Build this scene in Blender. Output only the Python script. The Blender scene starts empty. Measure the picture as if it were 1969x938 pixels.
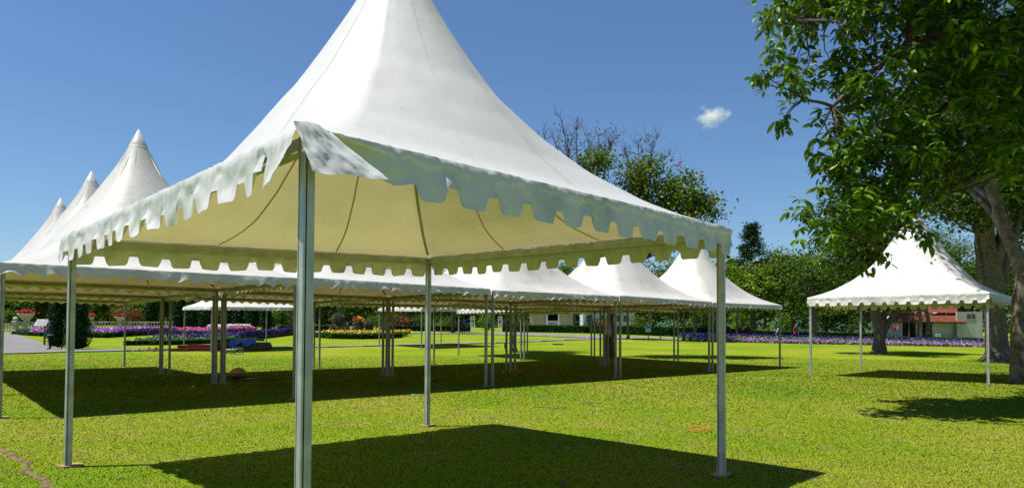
import bpy, bmesh, math, random
import numpy as np
from mathutils import Vector, Matrix, noise

# ------------------------------------------------------------------ camera, light
scene = bpy.context.scene
COL = scene.collection
W, H, F = 1969.0, 938.0, 1310.66
CAM = np.array([-0.97, -13.738, 1.478])
YAW, PITCH, ROLL, CYP = 0.7204063, 0.0264047, 0.0053775, 600.0
def basis():
    cy, sy = math.cos(YAW), math.sin(YAW)
    f = np.array([sy*math.cos(PITCH), cy*math.cos(PITCH), math.sin(PITCH)])
    r = np.array([cy, -sy, 0.0]); u = np.cross(r, f)
    c, s = math.cos(ROLL), math.sin(ROLL)
    return c*r+s*u, -s*r+c*u, f
CR, CU, CF = basis()
cam_data = bpy.data.cameras.new('camera'); cam = bpy.data.objects.new('camera', cam_data); COL.objects.link(cam)
m = Matrix(((CR[0], CU[0], -CF[0], CAM[0]), (CR[1], CU[1], -CF[1], CAM[1]), (CR[2], CU[2], -CF[2], CAM[2]), (0, 0, 0, 1)))
cam.matrix_world = m
cam_data.sensor_width = 36.0; cam_data.sensor_fit = 'HORIZONTAL'; cam_data.lens = F/W*36.0
cam_data.shift_y = (CYP-H/2)/W
cam_data.clip_start = 0.1; cam_data.clip_end = 9000
scene.camera = cam

SUN_EL, SUN_AZ = math.radians(67.0), math.radians(149.0)
world = bpy.data.worlds.new('World'); scene.world = world; world.use_nodes = True
wn = world.node_tree.nodes; wl = world.node_tree.links; wn.clear()
sky = wn.new('ShaderNodeTexSky'); sky.sky_type = 'NISHITA'; sky.sun_disc = False
sky.sun_elevation = SUN_EL; sky.sun_rotation = math.atan2(math.cos(SUN_AZ), math.sin(SUN_AZ))
sky.altitude = 2000; sky.air_density = 1.5; sky.dust_density = 0.0; sky.ozone_density = 10.0
bg = wn.new('ShaderNodeBackground'); bg.inputs['Strength'].default_value = 0.075
wo = wn.new('ShaderNodeOutputWorld'); wl.new(sky.outputs[0], bg.inputs[0]); wl.new(bg.outputs[0], wo.inputs[0])
sl = bpy.data.lights.new('sun', 'SUN'); sl.energy = 5.0; sl.angle = math.radians(0.5); sl.color = (1.0, 0.95, 0.86)
sun = bpy.data.objects.new('sun', sl); COL.objects.link(sun)
sdir = Vector((math.cos(SUN_AZ)*math.cos(SUN_EL), math.sin(SUN_AZ)*math.cos(SUN_EL), math.sin(SUN_EL)))
sun.rotation_euler = sdir.to_track_quat('Z', 'Y').to_euler(); sun.location = (-20, 20, 60)
vs = scene.view_settings; vs.view_transform = 'Standard'; vs.look = 'None'; vs.gamma = 1.0; vs.use_curve_mapping = False
vs.exposure = 0.6
scene.cycles.max_bounces = 8; scene.cycles.diffuse_bounces = 4; scene.cycles.transparent_max_bounces = 8
scene.cycles.volume_bounces = 3

# ------------------------------------------------------------------ geometry of the place
CXH = np.array([math.sin(YAW), math.cos(YAW)]); RXH = np.array([math.cos(YAW), -math.sin(YAW)])
def sstep(a, b, x):
    t = np.clip((x-a)/(b-a), 0, 1); return t*t*(3-2*t)
def terr(x, y):
    x = np.asarray(x, float); y = np.asarray(y, float)
    dx, dy = x-CAM[0], y-CAM[1]
    d = dx*CXH[0]+dy*CXH[1]; l = dx*RXH[0]+dy*RXH[1]
    a = l/np.maximum(np.abs(d), 5.0)
    k = .0245-.0165*sstep(.1, .7, a)
    dd = np.maximum(d, 0)
    t = np.clip(dd-32, -4, 75)
    s = np.where(t < 4, (t+4)**2/16.0, t)
    return k*s
def ray(px, py):
    return CF+CR*(px-W/2)/F-CU*(py-CYP)/F
def terr1(x, y):
    dx, dy = x-CAM0, y-CAM1; d = dx*CXH0+dy*CXH1
    if d <= 28: return 0.0
    a = min(1.0, max(0.0, ((dx*RXH0+dy*RXH1)/d-.1)/.6)); k = .0245-.0165*a*a*(3-2*a); t = min(d-32, 75.0)
    return k*((t+4)**2/16.0 if t < 4 else t)
CAM0, CAM1, CAM2 = (float(c) for c in CAM); CXH0, CXH1, RXH0, RXH1 = float(CXH[0]), float(CXH[1]), float(RXH[0]), float(RXH[1])
def G(px, py):
    """ground point seen at that pixel"""
    d0, d1, d2 = (float(c) for c in ray(px, py)); t = 4.0; pt_ = t
    while t < 400 and CAM2+d2*t > terr1(CAM0+d0*t, CAM1+d1*t): pt_ = t; t *= 1.02
    for _ in range(14):
        m_ = (pt_+t)/2
        if CAM2+d2*m_ > terr1(CAM0+d0*m_, CAM1+d1*m_): pt_ = m_
        else: t = m_
    x, y = CAM0+d0*t, CAM1+d1*t
    return Vector((x, y, terr1(x, y)))
def AT(px, depth, h=0.0):
    """point at height h over the ground, in the image column px, at that forward distance"""
    x = CAM[0]+CXH[0]*depth+RXH[0]*depth*(px-W/2)/F
    y = CAM[1]+CXH[1]*depth+RXH[1]*depth*(px-W/2)/F
    return Vector((float(x), float(y), float(terr(x, y))+h))
def ZOF(px, py, depth):
    """world height of a pixel at a forward distance"""
    d = ray(px, py); k = depth/(d[0]*CXH[0]+d[1]*CXH[1]); return CAM[2]+d[2]*k
def DEP(P):
    return (P[0]-CAM[0])*CXH[0]+(P[1]-CAM[1])*CXH[1]
FACE = -YAW           # rotz that turns local +Y away from the camera, local +X to picture right

# ------------------------------------------------------------------ object helpers
def tag(o, label=None, cat=None, group=None, kind=None):
    if label: o['label'] = label
    if cat: o['category'] = cat
    if group: o['group'] = group
    if kind: o['kind'] = kind
    return o
def thing(name, label, cat, loc=(0, 0, 0), rotz=0.0, group=None):
    o = bpy.data.objects.new(name, None); COL.objects.link(o); o.empty_display_size = .2
    o.location = loc; o.rotation_euler = (0, 0, rotz)
    return tag(o, label, cat, group)
def link_mesh(name, me, mat, parent=None, loc=None):
    o = bpy.data.objects.new(name, me); COL.objects.link(o)
    if mat is not None and not me.materials: me.materials.append(mat)
    if parent is not None: o.parent = parent
    if loc is not None: o.location = loc
    return o
def np_mesh(name, V, T, smooth=False):
    """big triangle or quad mesh from arrays"""
    me = bpy.data.meshes.new(name); n = T.shape[1]
    V = np.ascontiguousarray(V, np.float32); T = np.ascontiguousarray(T, np.int32)
    me.vertices.add(len(V)); me.vertices.foreach_set('co', V.ravel())
    me.loops.add(T.size); me.loops.foreach_set('vertex_index', T.ravel())
    me.polygons.add(len(T)); me.polygons.foreach_set('loop_start', np.arange(0, T.size, n, dtype=np.int32))
    me.polygons.foreach_set('use_smooth', np.full(len(T), smooth))
    me.update(calc_edges=True); return me
class MB:
    def __init__(s): s.v = []; s.f = []; s.mi = []; s.sm = []
    def add(s, vs_, fs_, mi=0, sm=False):
        b = len(s.v); s.v += [tuple(float(c) for c in q) for q in vs_]
        for f in fs_: s.f.append(tuple(b+i for i in f)); s.mi.append(mi); s.sm.append(sm)
        return s
    def box(s, c, d, rz=0.0, mi=0, M=None):
        x, y, z = d[0]/2, d[1]/2, d[2]/2
        P = [Vector((i*x, j*y, k*z)) for k in (-1, 1) for j in (-1, 1) for i in (-1, 1)]
        R = M if M is not None else Matrix.Rotation(rz, 3, 'Z')
        P = [R @ p+Vector(c) for p in P]
        return s.add(P, [(0, 2, 3, 1), (4, 5, 7, 6), (0, 1, 5, 4), (2, 6, 7, 3), (0, 4, 6, 2), (1, 3, 7, 5)], mi)
    def tube(s, pts, rad, n=8, mi=0, cap=True, sm=True):
        pts = [Vector(p) for p in pts]
        if not hasattr(rad, '__len__'): rad = [rad]*len(pts)
        rings = []; t0 = None; ref = Vector((0, 0, 1))
        for i, p in enumerate(pts):
            t = (pts[min(i+1, len(pts)-1)]-pts[max(i-1, 0)])
            t = t.normalized() if t.length > 1e-9 else Vector((0, 0, 1))
            if abs(t.dot(ref)) > .95: ref = Vector((1, 0, 0)) if abs(t.x) < .9 else Vector((0, 1, 0))
            a = t.cross(ref).normalized(); b = t.cross(a)
            ref = -b if t0 is None else ref
            rings.append([p+(a*math.cos(2*math.pi*k/n)+b*math.sin(2*math.pi*k/n))*rad[i] for k in range(n)]); t0 = t
        vs_ = [q for r in rings for q in r]; fs_ = []
        for i in range(len(pts)-1):
            for k in range(n): fs_.append((i*n+k, i*n+(k+1) % n, (i+1)*n+(k+1) % n, (i+1)*n+k))
        if cap: fs_.append(tuple(range(n-1, -1, -1))); fs_.append(tuple((len(pts)-1)*n+k for k in range(n)))
        return s.add(vs_, fs_, mi, sm)
    def lathe(s, prof, n=12, c=(0, 0, 0), mi=0, sm=True, sq=False):
        vs_ = []; fs_ = []; k0 = math.pi/n if sq else 0
        for r, z in prof:
            for k in range(n): vs_.append((c[0]+r*math.cos(2*math.pi*k/n+k0), c[1]+r*math.sin(2*math.pi*k/n+k0), c[2]+z))
        for i in range(len(prof)-1):
            for k in range(n): fs_.append((i*n+k, i*n+(k+1) % n, (i+1)*n+(k+1) % n, (i+1)*n+k))
        fs_.append(tuple(range(n-1, -1, -1))); fs_.append(tuple((len(prof)-1)*n+k for k in range(n)))
        return s.add(vs_, fs_, mi, sm)
    def prism(s, poly, z0, z1, mi=0):
        n = len(poly); vs_ = [(x, y, z0) for x, y in poly]+[(x, y, z1) for x, y in poly]
        fs_ = [(i, (i+1) % n, n+(i+1) % n, n+i) for i in range(n)]+[tuple(range(n-1, -1, -1)), tuple(range(n, 2*n))]
        return s.add(vs_, fs_, mi)
    def mesh(s, name):
        me = bpy.data.meshes.new(name); me.from_pydata(s.v, [], s.f)
        me.polygons.foreach_set('material_index', s.mi); me.polygons.foreach_set('use_smooth', s.sm); me.update(); return me
    def build(s, name, mat, parent=None, loc=None):
        me = s.mesh(name)
        for mm in (mat if isinstance(mat, (list, tuple)) else [mat]): me.materials.append(mm)
        return link_mesh(name, me, None, parent, loc)
def copy_tree(o, parent=None):
    c = o.copy(); COL.objects.link(c); c.parent = parent
    for ch in list(o.children): copy_tree(ch, c)
    return c

# ------------------------------------------------------------------ materials
MATS = {}
def mat(name, c1, c2=None, scale=6.0, rough=.8, bump=0.0, bscale=40.0, metal=0.0, spec=.3, trans=0.0, tcol=None, island=False, contrast=(.35, .65), stops=None, det=4.0):
    """principled surface whose colour wanders between c1 and c2 (noise, or one value per leaf / petal)"""
    mt = bpy.data.materials.new(name); mt.use_nodes = True; nt = mt.node_tree; N, L = nt.nodes, nt.links
    p = N['Principled BSDF']; out = N['Material Output']
    p.inputs['Roughness'].default_value = rough; p.inputs['Metallic'].default_value = metal
    p.inputs['Specular IOR Level'].default_value = spec
    geo = N.new('ShaderNodeNewGeometry')
    col = None
    if c2 is not None or stops:
        rp = N.new('ShaderNodeValToRGB'); e = rp.color_ramp.elements
        if stops:
            e[0].position, e[0].color = stops[0][0], (*stops[0][1], 1); e[1].position, e[1].color = stops[-1][0], (*stops[-1][1], 1)
            for q, cc in stops[1:-1]: k = e.new(q); k.color = (*cc, 1)
        else:
            e[0].position, e[1].position = contrast if not island else (0, 1); e[0].color = (*c1, 1); e[1].color = (*c2, 1)
        if island: L.new(geo.outputs['Random Per Island'], rp.inputs[0])
        else:
            nz = N.new('ShaderNodeTexNoise'); nz.inputs['Scale'].default_value = scale; nz.inputs['Detail'].default_value = det
            L.new(geo.outputs['Position'], nz.inputs['Vector']); L.new(nz.outputs[0], rp.inputs[0])
        L.new(rp.outputs[0], p.inputs['Base Color']); col = rp.outputs[0]
    else: p.inputs['Base Color'].default_value = (*c1, 1)
    if bump:
        bz = N.new('ShaderNodeTexNoise'); bz.inputs['Scale'].default_value = bscale; bz.inputs['Detail'].default_value = 5
        bp = N.new('ShaderNodeBump'); bp.inputs['Strength'].default_value = bump; bp.inputs['Distance'].default_value = .02
        L.new(geo.outputs['Position'], bz.inputs['Vector']); L.new(bz.outputs[0], bp.inputs['Height']); L.new(bp.outputs[0], p.inputs['Normal'])
    if trans:
        tb = N.new('ShaderNodeBsdfTranslucent'); mx = N.new('ShaderNodeMixShader'); mx.inputs[0].default_value = trans
        if tcol: tb.inputs[0].default_value = (*tcol, 1)
        elif col is not None: L.new(col, tb.inputs[0])
        else: tb.inputs[0].default_value = (*c1, 1)
        L.new(p.outputs[0], mx.inputs[1]); L.new(tb.outputs[0], mx.inputs[2]); L.new(mx.outputs[0], out.inputs[0])
    MATS[name] = mt; return mt

def fabric(name, base, dirt, tcol, trans, dscale=2.2):
    """white coated tent cloth: weave relief, water stains, light passing through"""
    mt = mat(name, base, rough=.42, spec=.35); nt = mt.node_tree; N, L = nt.nodes, nt.links
    p = N['Principled BSDF']; geo = N['Geometry'] if 'Geometry' in N else N.new('ShaderNodeNewGeometry')
    n1 = N.new('ShaderNodeTexNoise'); n1.inputs['Scale'].default_value = dscale; n1.inputs['Detail'].default_value = 8; n1.inputs['Roughness'].default_value = .65
    mp = N.new('ShaderNodeMapping'); mp.inputs['Scale'].default_value = (1, 1, .45)
    L.new(geo.outputs['Position'], mp.inputs[0]); L.new(mp.outputs[0], n1.inputs['Vector'])
    rp = N.new('ShaderNodeValToRGB'); rp.color_ramp.elements[0].position = .50; rp.color_ramp.elements[1].position = .78
    rp.color_ramp.elements[0].color = (*base, 1); rp.color_ramp.elements[1].color = (*dirt, 1)
    L.new(n1.outputs[0], rp.inputs[0])
    # small rusty specks
    n2 = N.new('ShaderNodeTexNoise'); n2.inputs['Scale'].default_value = 9; n2.inputs['Detail'].default_value = 6
    L.new(geo.outputs['Position'], n2.inputs['Vector'])
    r2 = N.new('ShaderNodeValToRGB'); r2.color_ramp.elements[0].position = .655; r2.color_ramp.elements[1].position = .80
    r2.color_ramp.elements[0].color = (0, 0, 0, 1); r2.color_ramp.elements[1].color = (1, 1, 1, 1); L.new(n2.outputs[0], r2.inputs[0])
    mx = N.new('ShaderNodeMixRGB'); mx.inputs[2].default_value = (.38, .30, .16, 1)
    ml = N.new('ShaderNodeMath'); ml.operation = 'MULTIPLY'; ml.inputs[1].default_value = .45
    L.new(r2.outputs[0], ml.inputs[0]); L.new(ml.outputs[0], mx.inputs[0]); L.new(rp.outputs[0], mx.inputs[1]); L.new(mx.outputs[0], p.inputs['Base Color'])
    w = N.new('ShaderNodeTexNoise'); w.inputs['Scale'].default_value = 5; w.inputs['Detail'].default_value = 7; w.inputs['Roughness'].default_value = .6
    L.new(geo.outputs['Position'], w.inputs['Vector'])
    bp = N.new('ShaderNodeBump'); bp.inputs['Strength'].default_value = .22; bp.inputs['Distance'].default_value = .03
    L.new(w.outputs[0], bp.inputs['Height']); L.new(bp.outputs[0], p.inputs['Normal'])
    tb = N.new('ShaderNodeBsdfTranslucent'); ms = N.new('ShaderNodeMixShader'); ms.inputs[0].default_value = trans
    m3 = N.new('ShaderNodeMixRGB'); m3.blend_type = 'MULTIPLY'; m3.inputs[0].default_value = 1; m3.inputs[2].default_value = (*tcol, 1)
    L.new(mx.outputs[0], m3.inputs[1]); L.new(m3.outputs[0], tb.inputs[0])
    L.new(p.outputs[0], ms.inputs[1]); L.new(tb.outputs[0], ms.inputs[2]); L.new(ms.outputs[0], N['Material Output'].inputs[0])
    return mt
FAB_MAIN = fabric('tent_fabric_clean', (.63, .63, .63), (.55, .55, .52), (1.0, .80, .40), .22)
FAB_ROW = fabric('tent_fabric_weathered', (.54, .53, .505), (.38, .37, .33), (1.0, .74, .30), .11, 1.6)
FAB_VAL = fabric('valance_fabric', (.58, .58, .58), (.36, .38, .28), (1.0, .85, .45), .10, 3.0)
SEAM = mat('seam_tape', (.50, .45, .30), rough=.7)
SEAM_TOP = mat('seam_stitch', (.50, .50, .50), rough=.7)
ALU = mat('aluminium_profile', (.33, .34, .34), (.45, .46, .45), scale=7, rough=.45, metal=.35, spec=.4, bump=.05, bscale=90)
ALU_D = mat('weathered_aluminium', (.22, .22, .18), (.32, .32, .28), scale=5, rough=.55, metal=.25, spec=.35)
GROOVE = mat('groove_painted_shade', (.02, .02, .02), rough=.8)  # near-black rubber tone paints the shade inside the pole grooves
PLATE = mat('timber_pad', (.36, .24, .13), (.26, .17, .09), scale=20, rough=.9)

def grass_mat(name, island):
    mt = bpy.data.materials.new(name); mt.use_nodes = True; nt = mt.node_tree; N, L = nt.nodes, nt.links
    p = N['Principled BSDF']; p.inputs['Roughness'].default_value = .6; p.inputs['Specular IOR Level'].default_value = .12 if island else .0
    geo = N.new('ShaderNodeNewGeometry')
    def nz(scale, det, rough=.55):
        n = N.new('ShaderNodeTexNoise'); n.inputs['Scale'].default_value = scale; n.inputs['Detail'].default_value = det; n.inputs['Roughness'].default_value = rough
        L.new(geo.outputs['Position'], n.inputs['Vector']); return n.outputs[0]
    def ramp(src, stops):
        r = N.new('ShaderNodeValToRGB'); e = r.color_ramp.elements
        e[0].position, e[0].color = stops[0][0], (*stops[0][1], 1); e[1].position, e[1].color = stops[-1][0], (*stops[-1][1], 1)
        for q, c in stops[1:-1]: k = e.new(q); k.color = (*c, 1)
        L.new(src, r.inputs[0]); return r.outputs[0]
    def mix(f, a, b, mode='MIX'):
        x = N.new('ShaderNodeMixRGB'); x.blend_type = mode
        for s, v in ((x.inputs[0], f), (x.inputs[1], a), (x.inputs[2], b)):
            if isinstance(v, (int, float)): s.default_value = v
            elif isinstance(v, tuple): s.default_value = (*v, 1)
            else: L.new(v, s)
        return x.outputs[0]
    big = ramp(nz(.22, 3), [(.36, (.115, .205, .010)), (.5, (.165, .225, .013)), (.64, (.205, .235, .022))])
    patch = ramp(nz(.9, 5, .65), [(.56, (0, 0, 0)), (.72, (1, 1, 1))])
    c = mix(patch, big, (.215, .215, .045)); 
    dry = ramp(nz(1.6, 7, .72), [(.55, (0, 0, 0)), (.74, (.9, .9, .9))])
    c = mix(dry, c, (.225, .175, .080))
    fine = ramp(nz(38, 4, .7), [(.3, (.62, .64, .6)), (.5, (1, 1, 1)), (.7, (1.28, 1.25, 1.3))])
    c = mix(1.0, c, fine, 'MULTIPLY')
    if island:
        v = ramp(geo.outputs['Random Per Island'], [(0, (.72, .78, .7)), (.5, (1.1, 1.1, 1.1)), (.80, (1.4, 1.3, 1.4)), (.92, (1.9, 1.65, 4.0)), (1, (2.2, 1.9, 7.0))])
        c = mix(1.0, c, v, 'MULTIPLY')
    L.new(c, p.inputs['Base Color'])
    if not island:
        bp = N.new('ShaderNodeBump'); bp.inputs['Strength'].default_value = .5; bp.inputs['Distance'].default_value = .03
        L.new(nz(60, 5, .7), bp.inputs['Height']); L.new(bp.outputs[0], p.inputs['Normal'])
    else:
        tb = N.new('ShaderNodeBsdfTranslucent'); L.new(c, tb.inputs[0]); ms = N.new('ShaderNodeMixShader'); ms.inputs[0].default_value = .15
        L.new(p.outputs[0], ms.inputs[1]); L.new(tb.outputs[0], ms.inputs[2]); L.new(ms.outputs[0], N['Material Output'].inputs[0])
    return mt
LAWN = grass_mat('lawn_turf', False); BLADE = grass_mat('grass_blades', True)

# ------------------------------------------------------------------ ground sheet
rng = np.random.default_rng(7)
rings = np.concatenate([np.arange(0.5, 30, 1.5), np.arange(30, 130, 1.6), np.geomspace(130, 4000, 26)])
NA = 240
ang = np.linspace(0, 2*np.pi, NA, endpoint=False)
gx = CAM[0]+rings[:, None]*np.sin(ang)[None]; gy = CAM[1]+rings[:, None]*np.cos(ang)[None]
gz = terr(gx, gy)
V = np.stack([gx, gy, gz], -1).reshape(-1, 3); V = np.vstack([V, [[CAM[0], CAM[1], 0]]])
i, k = np.meshgrid(np.arange(len(rings)-1), np.arange(NA), indexing='ij')
Q = np.stack([i*NA+k, (i+1)*NA+k, (i+1)*NA+(k+1) % NA, i*NA+(k+1) % NA], -1).reshape(-1, 4)
T = np.concatenate([Q[:, [0, 2, 1]], Q[:, [0, 3, 2]]])
kk = np.arange(NA); T = np.concatenate([T, np.stack([np.full(NA, len(V)-1), (kk+1) % NA, kk], -1)])
o = link_mesh('ground', np_mesh('ground', V, T, True), LAWN); tag(o, 'wide flat green lawn', 'lawn', kind='structure')

# mown grass: short blades standing in the near lawn
def grass_blades(n):
    u = rng.random(n); d = 4.3*(36/4.3)**u            # even in picture height
    a = rng.uniform(-.80, .80, n)
    x = CAM[0]+CXH[0]*d+RXH[0]*d*a; y = CAM[1]+CXH[1]*d+RXH[1]*d*a
    hgt = rng.uniform(.010, .026, n)*np.clip(d/12, 1, 1.5); wdt = rng.uniform(.0018, .0040, n)*np.clip(d/6, 1, 3.8)
    th = rng.uniform(0, 2*np.pi, n); lean = rng.normal(0, .9, (n, 2))*hgt[:, None]
    z = terr(x, y)-.003
    c, s = np.cos(th)*wdt, np.sin(th)*wdt
    A = np.stack([x-c, y-s, z], -1); B = np.stack([x+c, y+s, z], -1); C = np.stack([x+lean[:, 0], y+lean[:, 1], z+hgt], -1)
    V = np.stack([A, B, C], 1).reshape(-1, 3); T = np.arange(3*n).reshape(-1, 3)
    me = np_mesh('lawn_grass', V, T, True)
    nn = np.stack([rng.normal(0, .28, n), rng.normal(0, .28, n), np.ones(n)], -1); nn /= np.linalg.norm(nn, axis=1)[:, None]
    me.normals_split_custom_set_from_vertices(np.repeat(nn, 3, 0).tolist())
    return me
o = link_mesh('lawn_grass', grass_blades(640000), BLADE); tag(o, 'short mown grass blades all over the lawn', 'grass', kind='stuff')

# ------------------------------------------------------------------ marquees
PROF_R = [0, .03, .06, .108, .156, .228, .314, .44, .58, .75, .87, 1.0]
PROF_Z = [1.0, .935, .86, .755, .667, .548, .425, .298, .185, .088, .040, 0.0]
def prof(r): return float(np.interp(r, PROF_R, PROF_Z))
def smooth_prof():
    rr = np.linspace(0, 1, 201); zz = np.interp(rr, PROF_R, PROF_Z)
    k = np.ones(9)/9; z2 = np.convolve(np.pad(zz, 4, mode='edge'), k, 'valid'); z2[:8] = zz[:8]; z2[-3:] = zz[-3:]; return rr, z2
PRR, PRZ = smooth_prof()
def prf(r): return np.interp(r, PRR, PRZ)
def pole_mesh(h, w):
    """square aluminium extrusion with keder grooves beside the corners"""
    a = w/2; g0, g1, dp = a*.70, a*.46, a*.30; b = a*.12
    g0, g1 = a*.62, a*.40; r90 = lambda P: [(-y, x) for x, y in P]
    q = [(-a+b, -a), (-g0, -a), (-g0, -a+dp), (-g1, -a+dp), (-g1, -a), (a-b, -a)]; poly = q+r90(q)+r90(r90(q))+r90(r90(r90(q)))
    mb = MB().prism(poly, 0, h)
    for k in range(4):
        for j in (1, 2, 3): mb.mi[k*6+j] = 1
    return mb
def tent(name, label, corners, apex_h, fab, val, style='cusp', hi=False, group=None, seed=0, flaps=False, alu=None, pw=.08, drop=.2):
    """corners: four (x, y, z_eave, z_ground) anticlockwise seen from above"""
    alu = alu or ALU_D
    cs = [np.array(c[:3], float) for c in corners]; zg = [c[3] for c in corners]
    ctr = sum(cs)/4; base = Vector((ctr[0], ctr[1], min(zg)))
    t = thing(name, label, 'marquee', base, 0, group)
    off = np.array([base.x, base.y, base.z]); cs = [c-off for c in cs]; ctr = ctr-off
    apex = ctr[2]+apex_h; nr, ns = (56, 28) if hi else (26, 12)
    R0 = np.mean([np.hypot(*(c[:2]-ctr[:2])) for c in cs])
    rs = np.concatenate([np.linspace(1, .05, nr)**1.25*1.0])
    rs = np.clip(rs, .034, 1)
    def surf(side, u, r, dz=0.0):
        a, b = cs[side], cs[(side+1) % 4]; e = a+(b-a)*u
        v = e[:2]-ctr[:2]; L = np.hypot(*v); dr = v/L
        bl = sstep(.80, .10, r)*.92 if False else float(np.clip((.85-r)/.75, 0, 1)); bl = bl*bl*(3-2*bl)*.92
        rad = r*L*(1-bl)+r*R0*bl
        z = e[2]+prf(r)*(apex-e[2])
        sag = -.03*math.sin(math.pi*u)*math.sin(math.pi*min(1, (1-r)*1.6))*(1 if r > .375 else 0)
        cu = min(u, 1-u); wr = 0.0
        if hi and r > .55: wr = .016*sstep(.55, .95, r)*math.exp(-cu*7)*noise.noise((cu*42/(1.25-r), side*7+u*2, 1.5))+.010*sstep(.90, .99, r)*noise.noise((u*26+side*9, r*3, 4))
        elif hi: wr = .006*noise.noise((u*9+side*5, r*11, 8))
        elif r > .5: wr = .012*sstep(.5, .95, r)*math.exp(-cu*6)*noise.noise((cu*22, side*7+seed, 1.5))+.010*noise.noise((u*4+side*3, r*5, seed))
        return np.array([ctr[0]+dr[0]*rad, ctr[1]+dr[1]*rad, z+sag+dz+wr])
    V = []; Fc = []
    tot = 4*ns
    for r in rs:
        for s in range(4):
            for i in range(ns): V.append(surf(s, i/ns, r))
    for j in range(len(rs)-1):
        for i in range(tot): Fc.append((j*tot+i, j*tot+(i+1) % tot, (j+1)*tot+(i+1) % tot, (j+1)*tot+i))
    can = MB().add(V, Fc, 0, True).build('canopy', fab, t)
    # welded seams, seen as double cloth from below and as a stitch line from above
    for s in range(4):
        for u in ((1/3, 2/3) if hi or True else ()):
            rr = np.linspace(.995, .06, 26 if hi else 14); top = MB(); w = .012 if hi else .02
            for dz, ww, nm, mt in ((-.008, .011, 'seam', SEAM), (.004, .0035, 'stitch_line', SEAM_TOP)):
                if nm == 'stitch_line' and not hi: continue
                vv = []; ff = []
                for r in rr:
                    q = surf(s, u, r*.992-.001 if dz < 0 else r*1.002, dz); e = (cs[(s+1) % 4]-cs[s])[:2]; e = e/np.hypot(*e)
                    f2 = 1 if hi else 1.3
                    vv += [(q[0]-e[0]*ww*f2, q[1]-e[1]*ww*f2, q[2]), (q[0]+e[0]*ww*f2, q[1]+e[1]*ww*f2, q[2])]
                for k in range(len(rr)-1): ff.append((2*k, 2*k+1, 2*k+3, 2*k+2))
                MB().add(vv, ff, 0, True).build(nm, mt, can)
    # peak cap
    rc = R0*.05; zc = ctr[2]+prf(.05)*apex_h
    MB().lathe([(rc*1.10, zc-.035), (rc*1.06, zc-.03), (rc*.99, zc+.02), (.012, apex+.02)], 16, (ctr[0], ctr[1], 0)).build('peak_cap', val, t)
    # frame
    inset = pw*.5+.035
    ins = []
    for k in range(4):
        a = cs[k]; b1 = cs[(k+1) % 4]-a; b0 = cs[k-1]-a
        b1 = b1[:2]/np.hypot(*b1[:2]); b0 = b0[:2]/np.hypot(*b0[:2]); ins.append(np.array([a[0]+(b1[0]+b0[0])*inset, a[1]+(b1[1]+b0[1])*inset, a[2]]))
    for k in range(4):
        p = ins[k]; g = zg[k]-base.z; h = p[2]-.03-g
        e = (cs[1]-cs[0])[:2]; rz = math.atan2(e[1], e[0])
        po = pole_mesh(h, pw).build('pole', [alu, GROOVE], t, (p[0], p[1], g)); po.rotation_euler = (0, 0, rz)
        MB().box((.03, .02, .012), (.20, .16, .02), .2).build('base_plate', PLATE, po)
        q = ins[(k+1) % 4]; d = q-p; L = np.linalg.norm(d); dx = d/L; nrm = np.array([-dx[1], dx[0], 0])
        bm = MB(); prf_poly = [(-.025, -.03), (.025, -.03), (.025, -.075), (.034, -.08), (.034, -.115), (-.034, -.115), (-.034, -.08), (-.025, -.075)]
        vv = []
        for end, tt in ((p, pw*.5), (q, -pw*.5)):
            for oy, oz in prf_poly:
                w3 = end+dx*tt+nrm*oy; vv.append((w3[0], w3[1], w3[2]+oz))
        n = len(prf_poly); ff = [(i, (i+1) % n, n+(i+1) % n, n+i) for i in range(n)]+[tuple(range(n-1, -1, -1)), tuple(range(n, 2*n))]
        bm.add(vv, ff).build('eave_beam', alu, t)
        pts = [surf(k, 0, r*.965-.008, -.05) for r in np.linspace(.965, .08, 16 if hi else 8)]
        MB().tube(pts, .02 if hi else .022, 6).build('rafter', alu, t)
    # valances
    for k in range(4):
        a, b = cs[k], cs[(k+1) % 4]; d = b-a; L = np.linalg.norm(d); dx = d/L; out = np.array([dx[1], -dx[0], 0])
        step = .018 if hi else .04; n = int(L/step); rows = 8 if hi else 4
        per = L/round(L/.34) if style == 'tab' else L/round(L/.30)
        mb = MB(); vv = []; ff = []; ph = seed*7.3+k*2.1
        tear = flaps and k in flaps
        for i in range(n+1):
            s = L*i/n; q = (s/per) % 1.0
            if style == 'tab':
                c = abs(q-.5+.03*math.sin(i*.05+k)); ln = drop+(.10*math.sqrt(max(0, 1-(max(0, c-.22)/.13)**2.2)) if c < .35 else 0)+.012*noise.noise((s*2.5, ph, 6))
            else:
                ln = drop+.075*(1-abs(math.sin(math.pi*s/per)))**.9
            w1 = noise.noise((s*1.1+ph, ph, 0)); w2 = noise.noise((s*3.3, ph+4, 1)); ln *= 1+.05*w2
            flare = .035+.03*w1; shift = 0.0; lift = 0.0
            if flaps and k in flaps:
                sm = s if flaps[k][0] == 'start' else L-s
                fl, sg = flaps[k][1], (1 if flaps[k][0] == 'start' else -1)
                if flaps[k][0] == 'start':
                    if sm < .78: ln = float(np.interp(sm, [0, .16, .35, .60, .70, .735, .77], [.015, .03, .17, .235, .215, .21, .29])); flare = .03-.10*sstep(.75, .1, sm)
                elif sm < fl:
                    g = 1-sm/fl; flare += .06*g; shift = sg*.13*g**.7; ln = drop+.085-.02*g
                elif sm < fl+.10: ln = drop-.02
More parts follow.
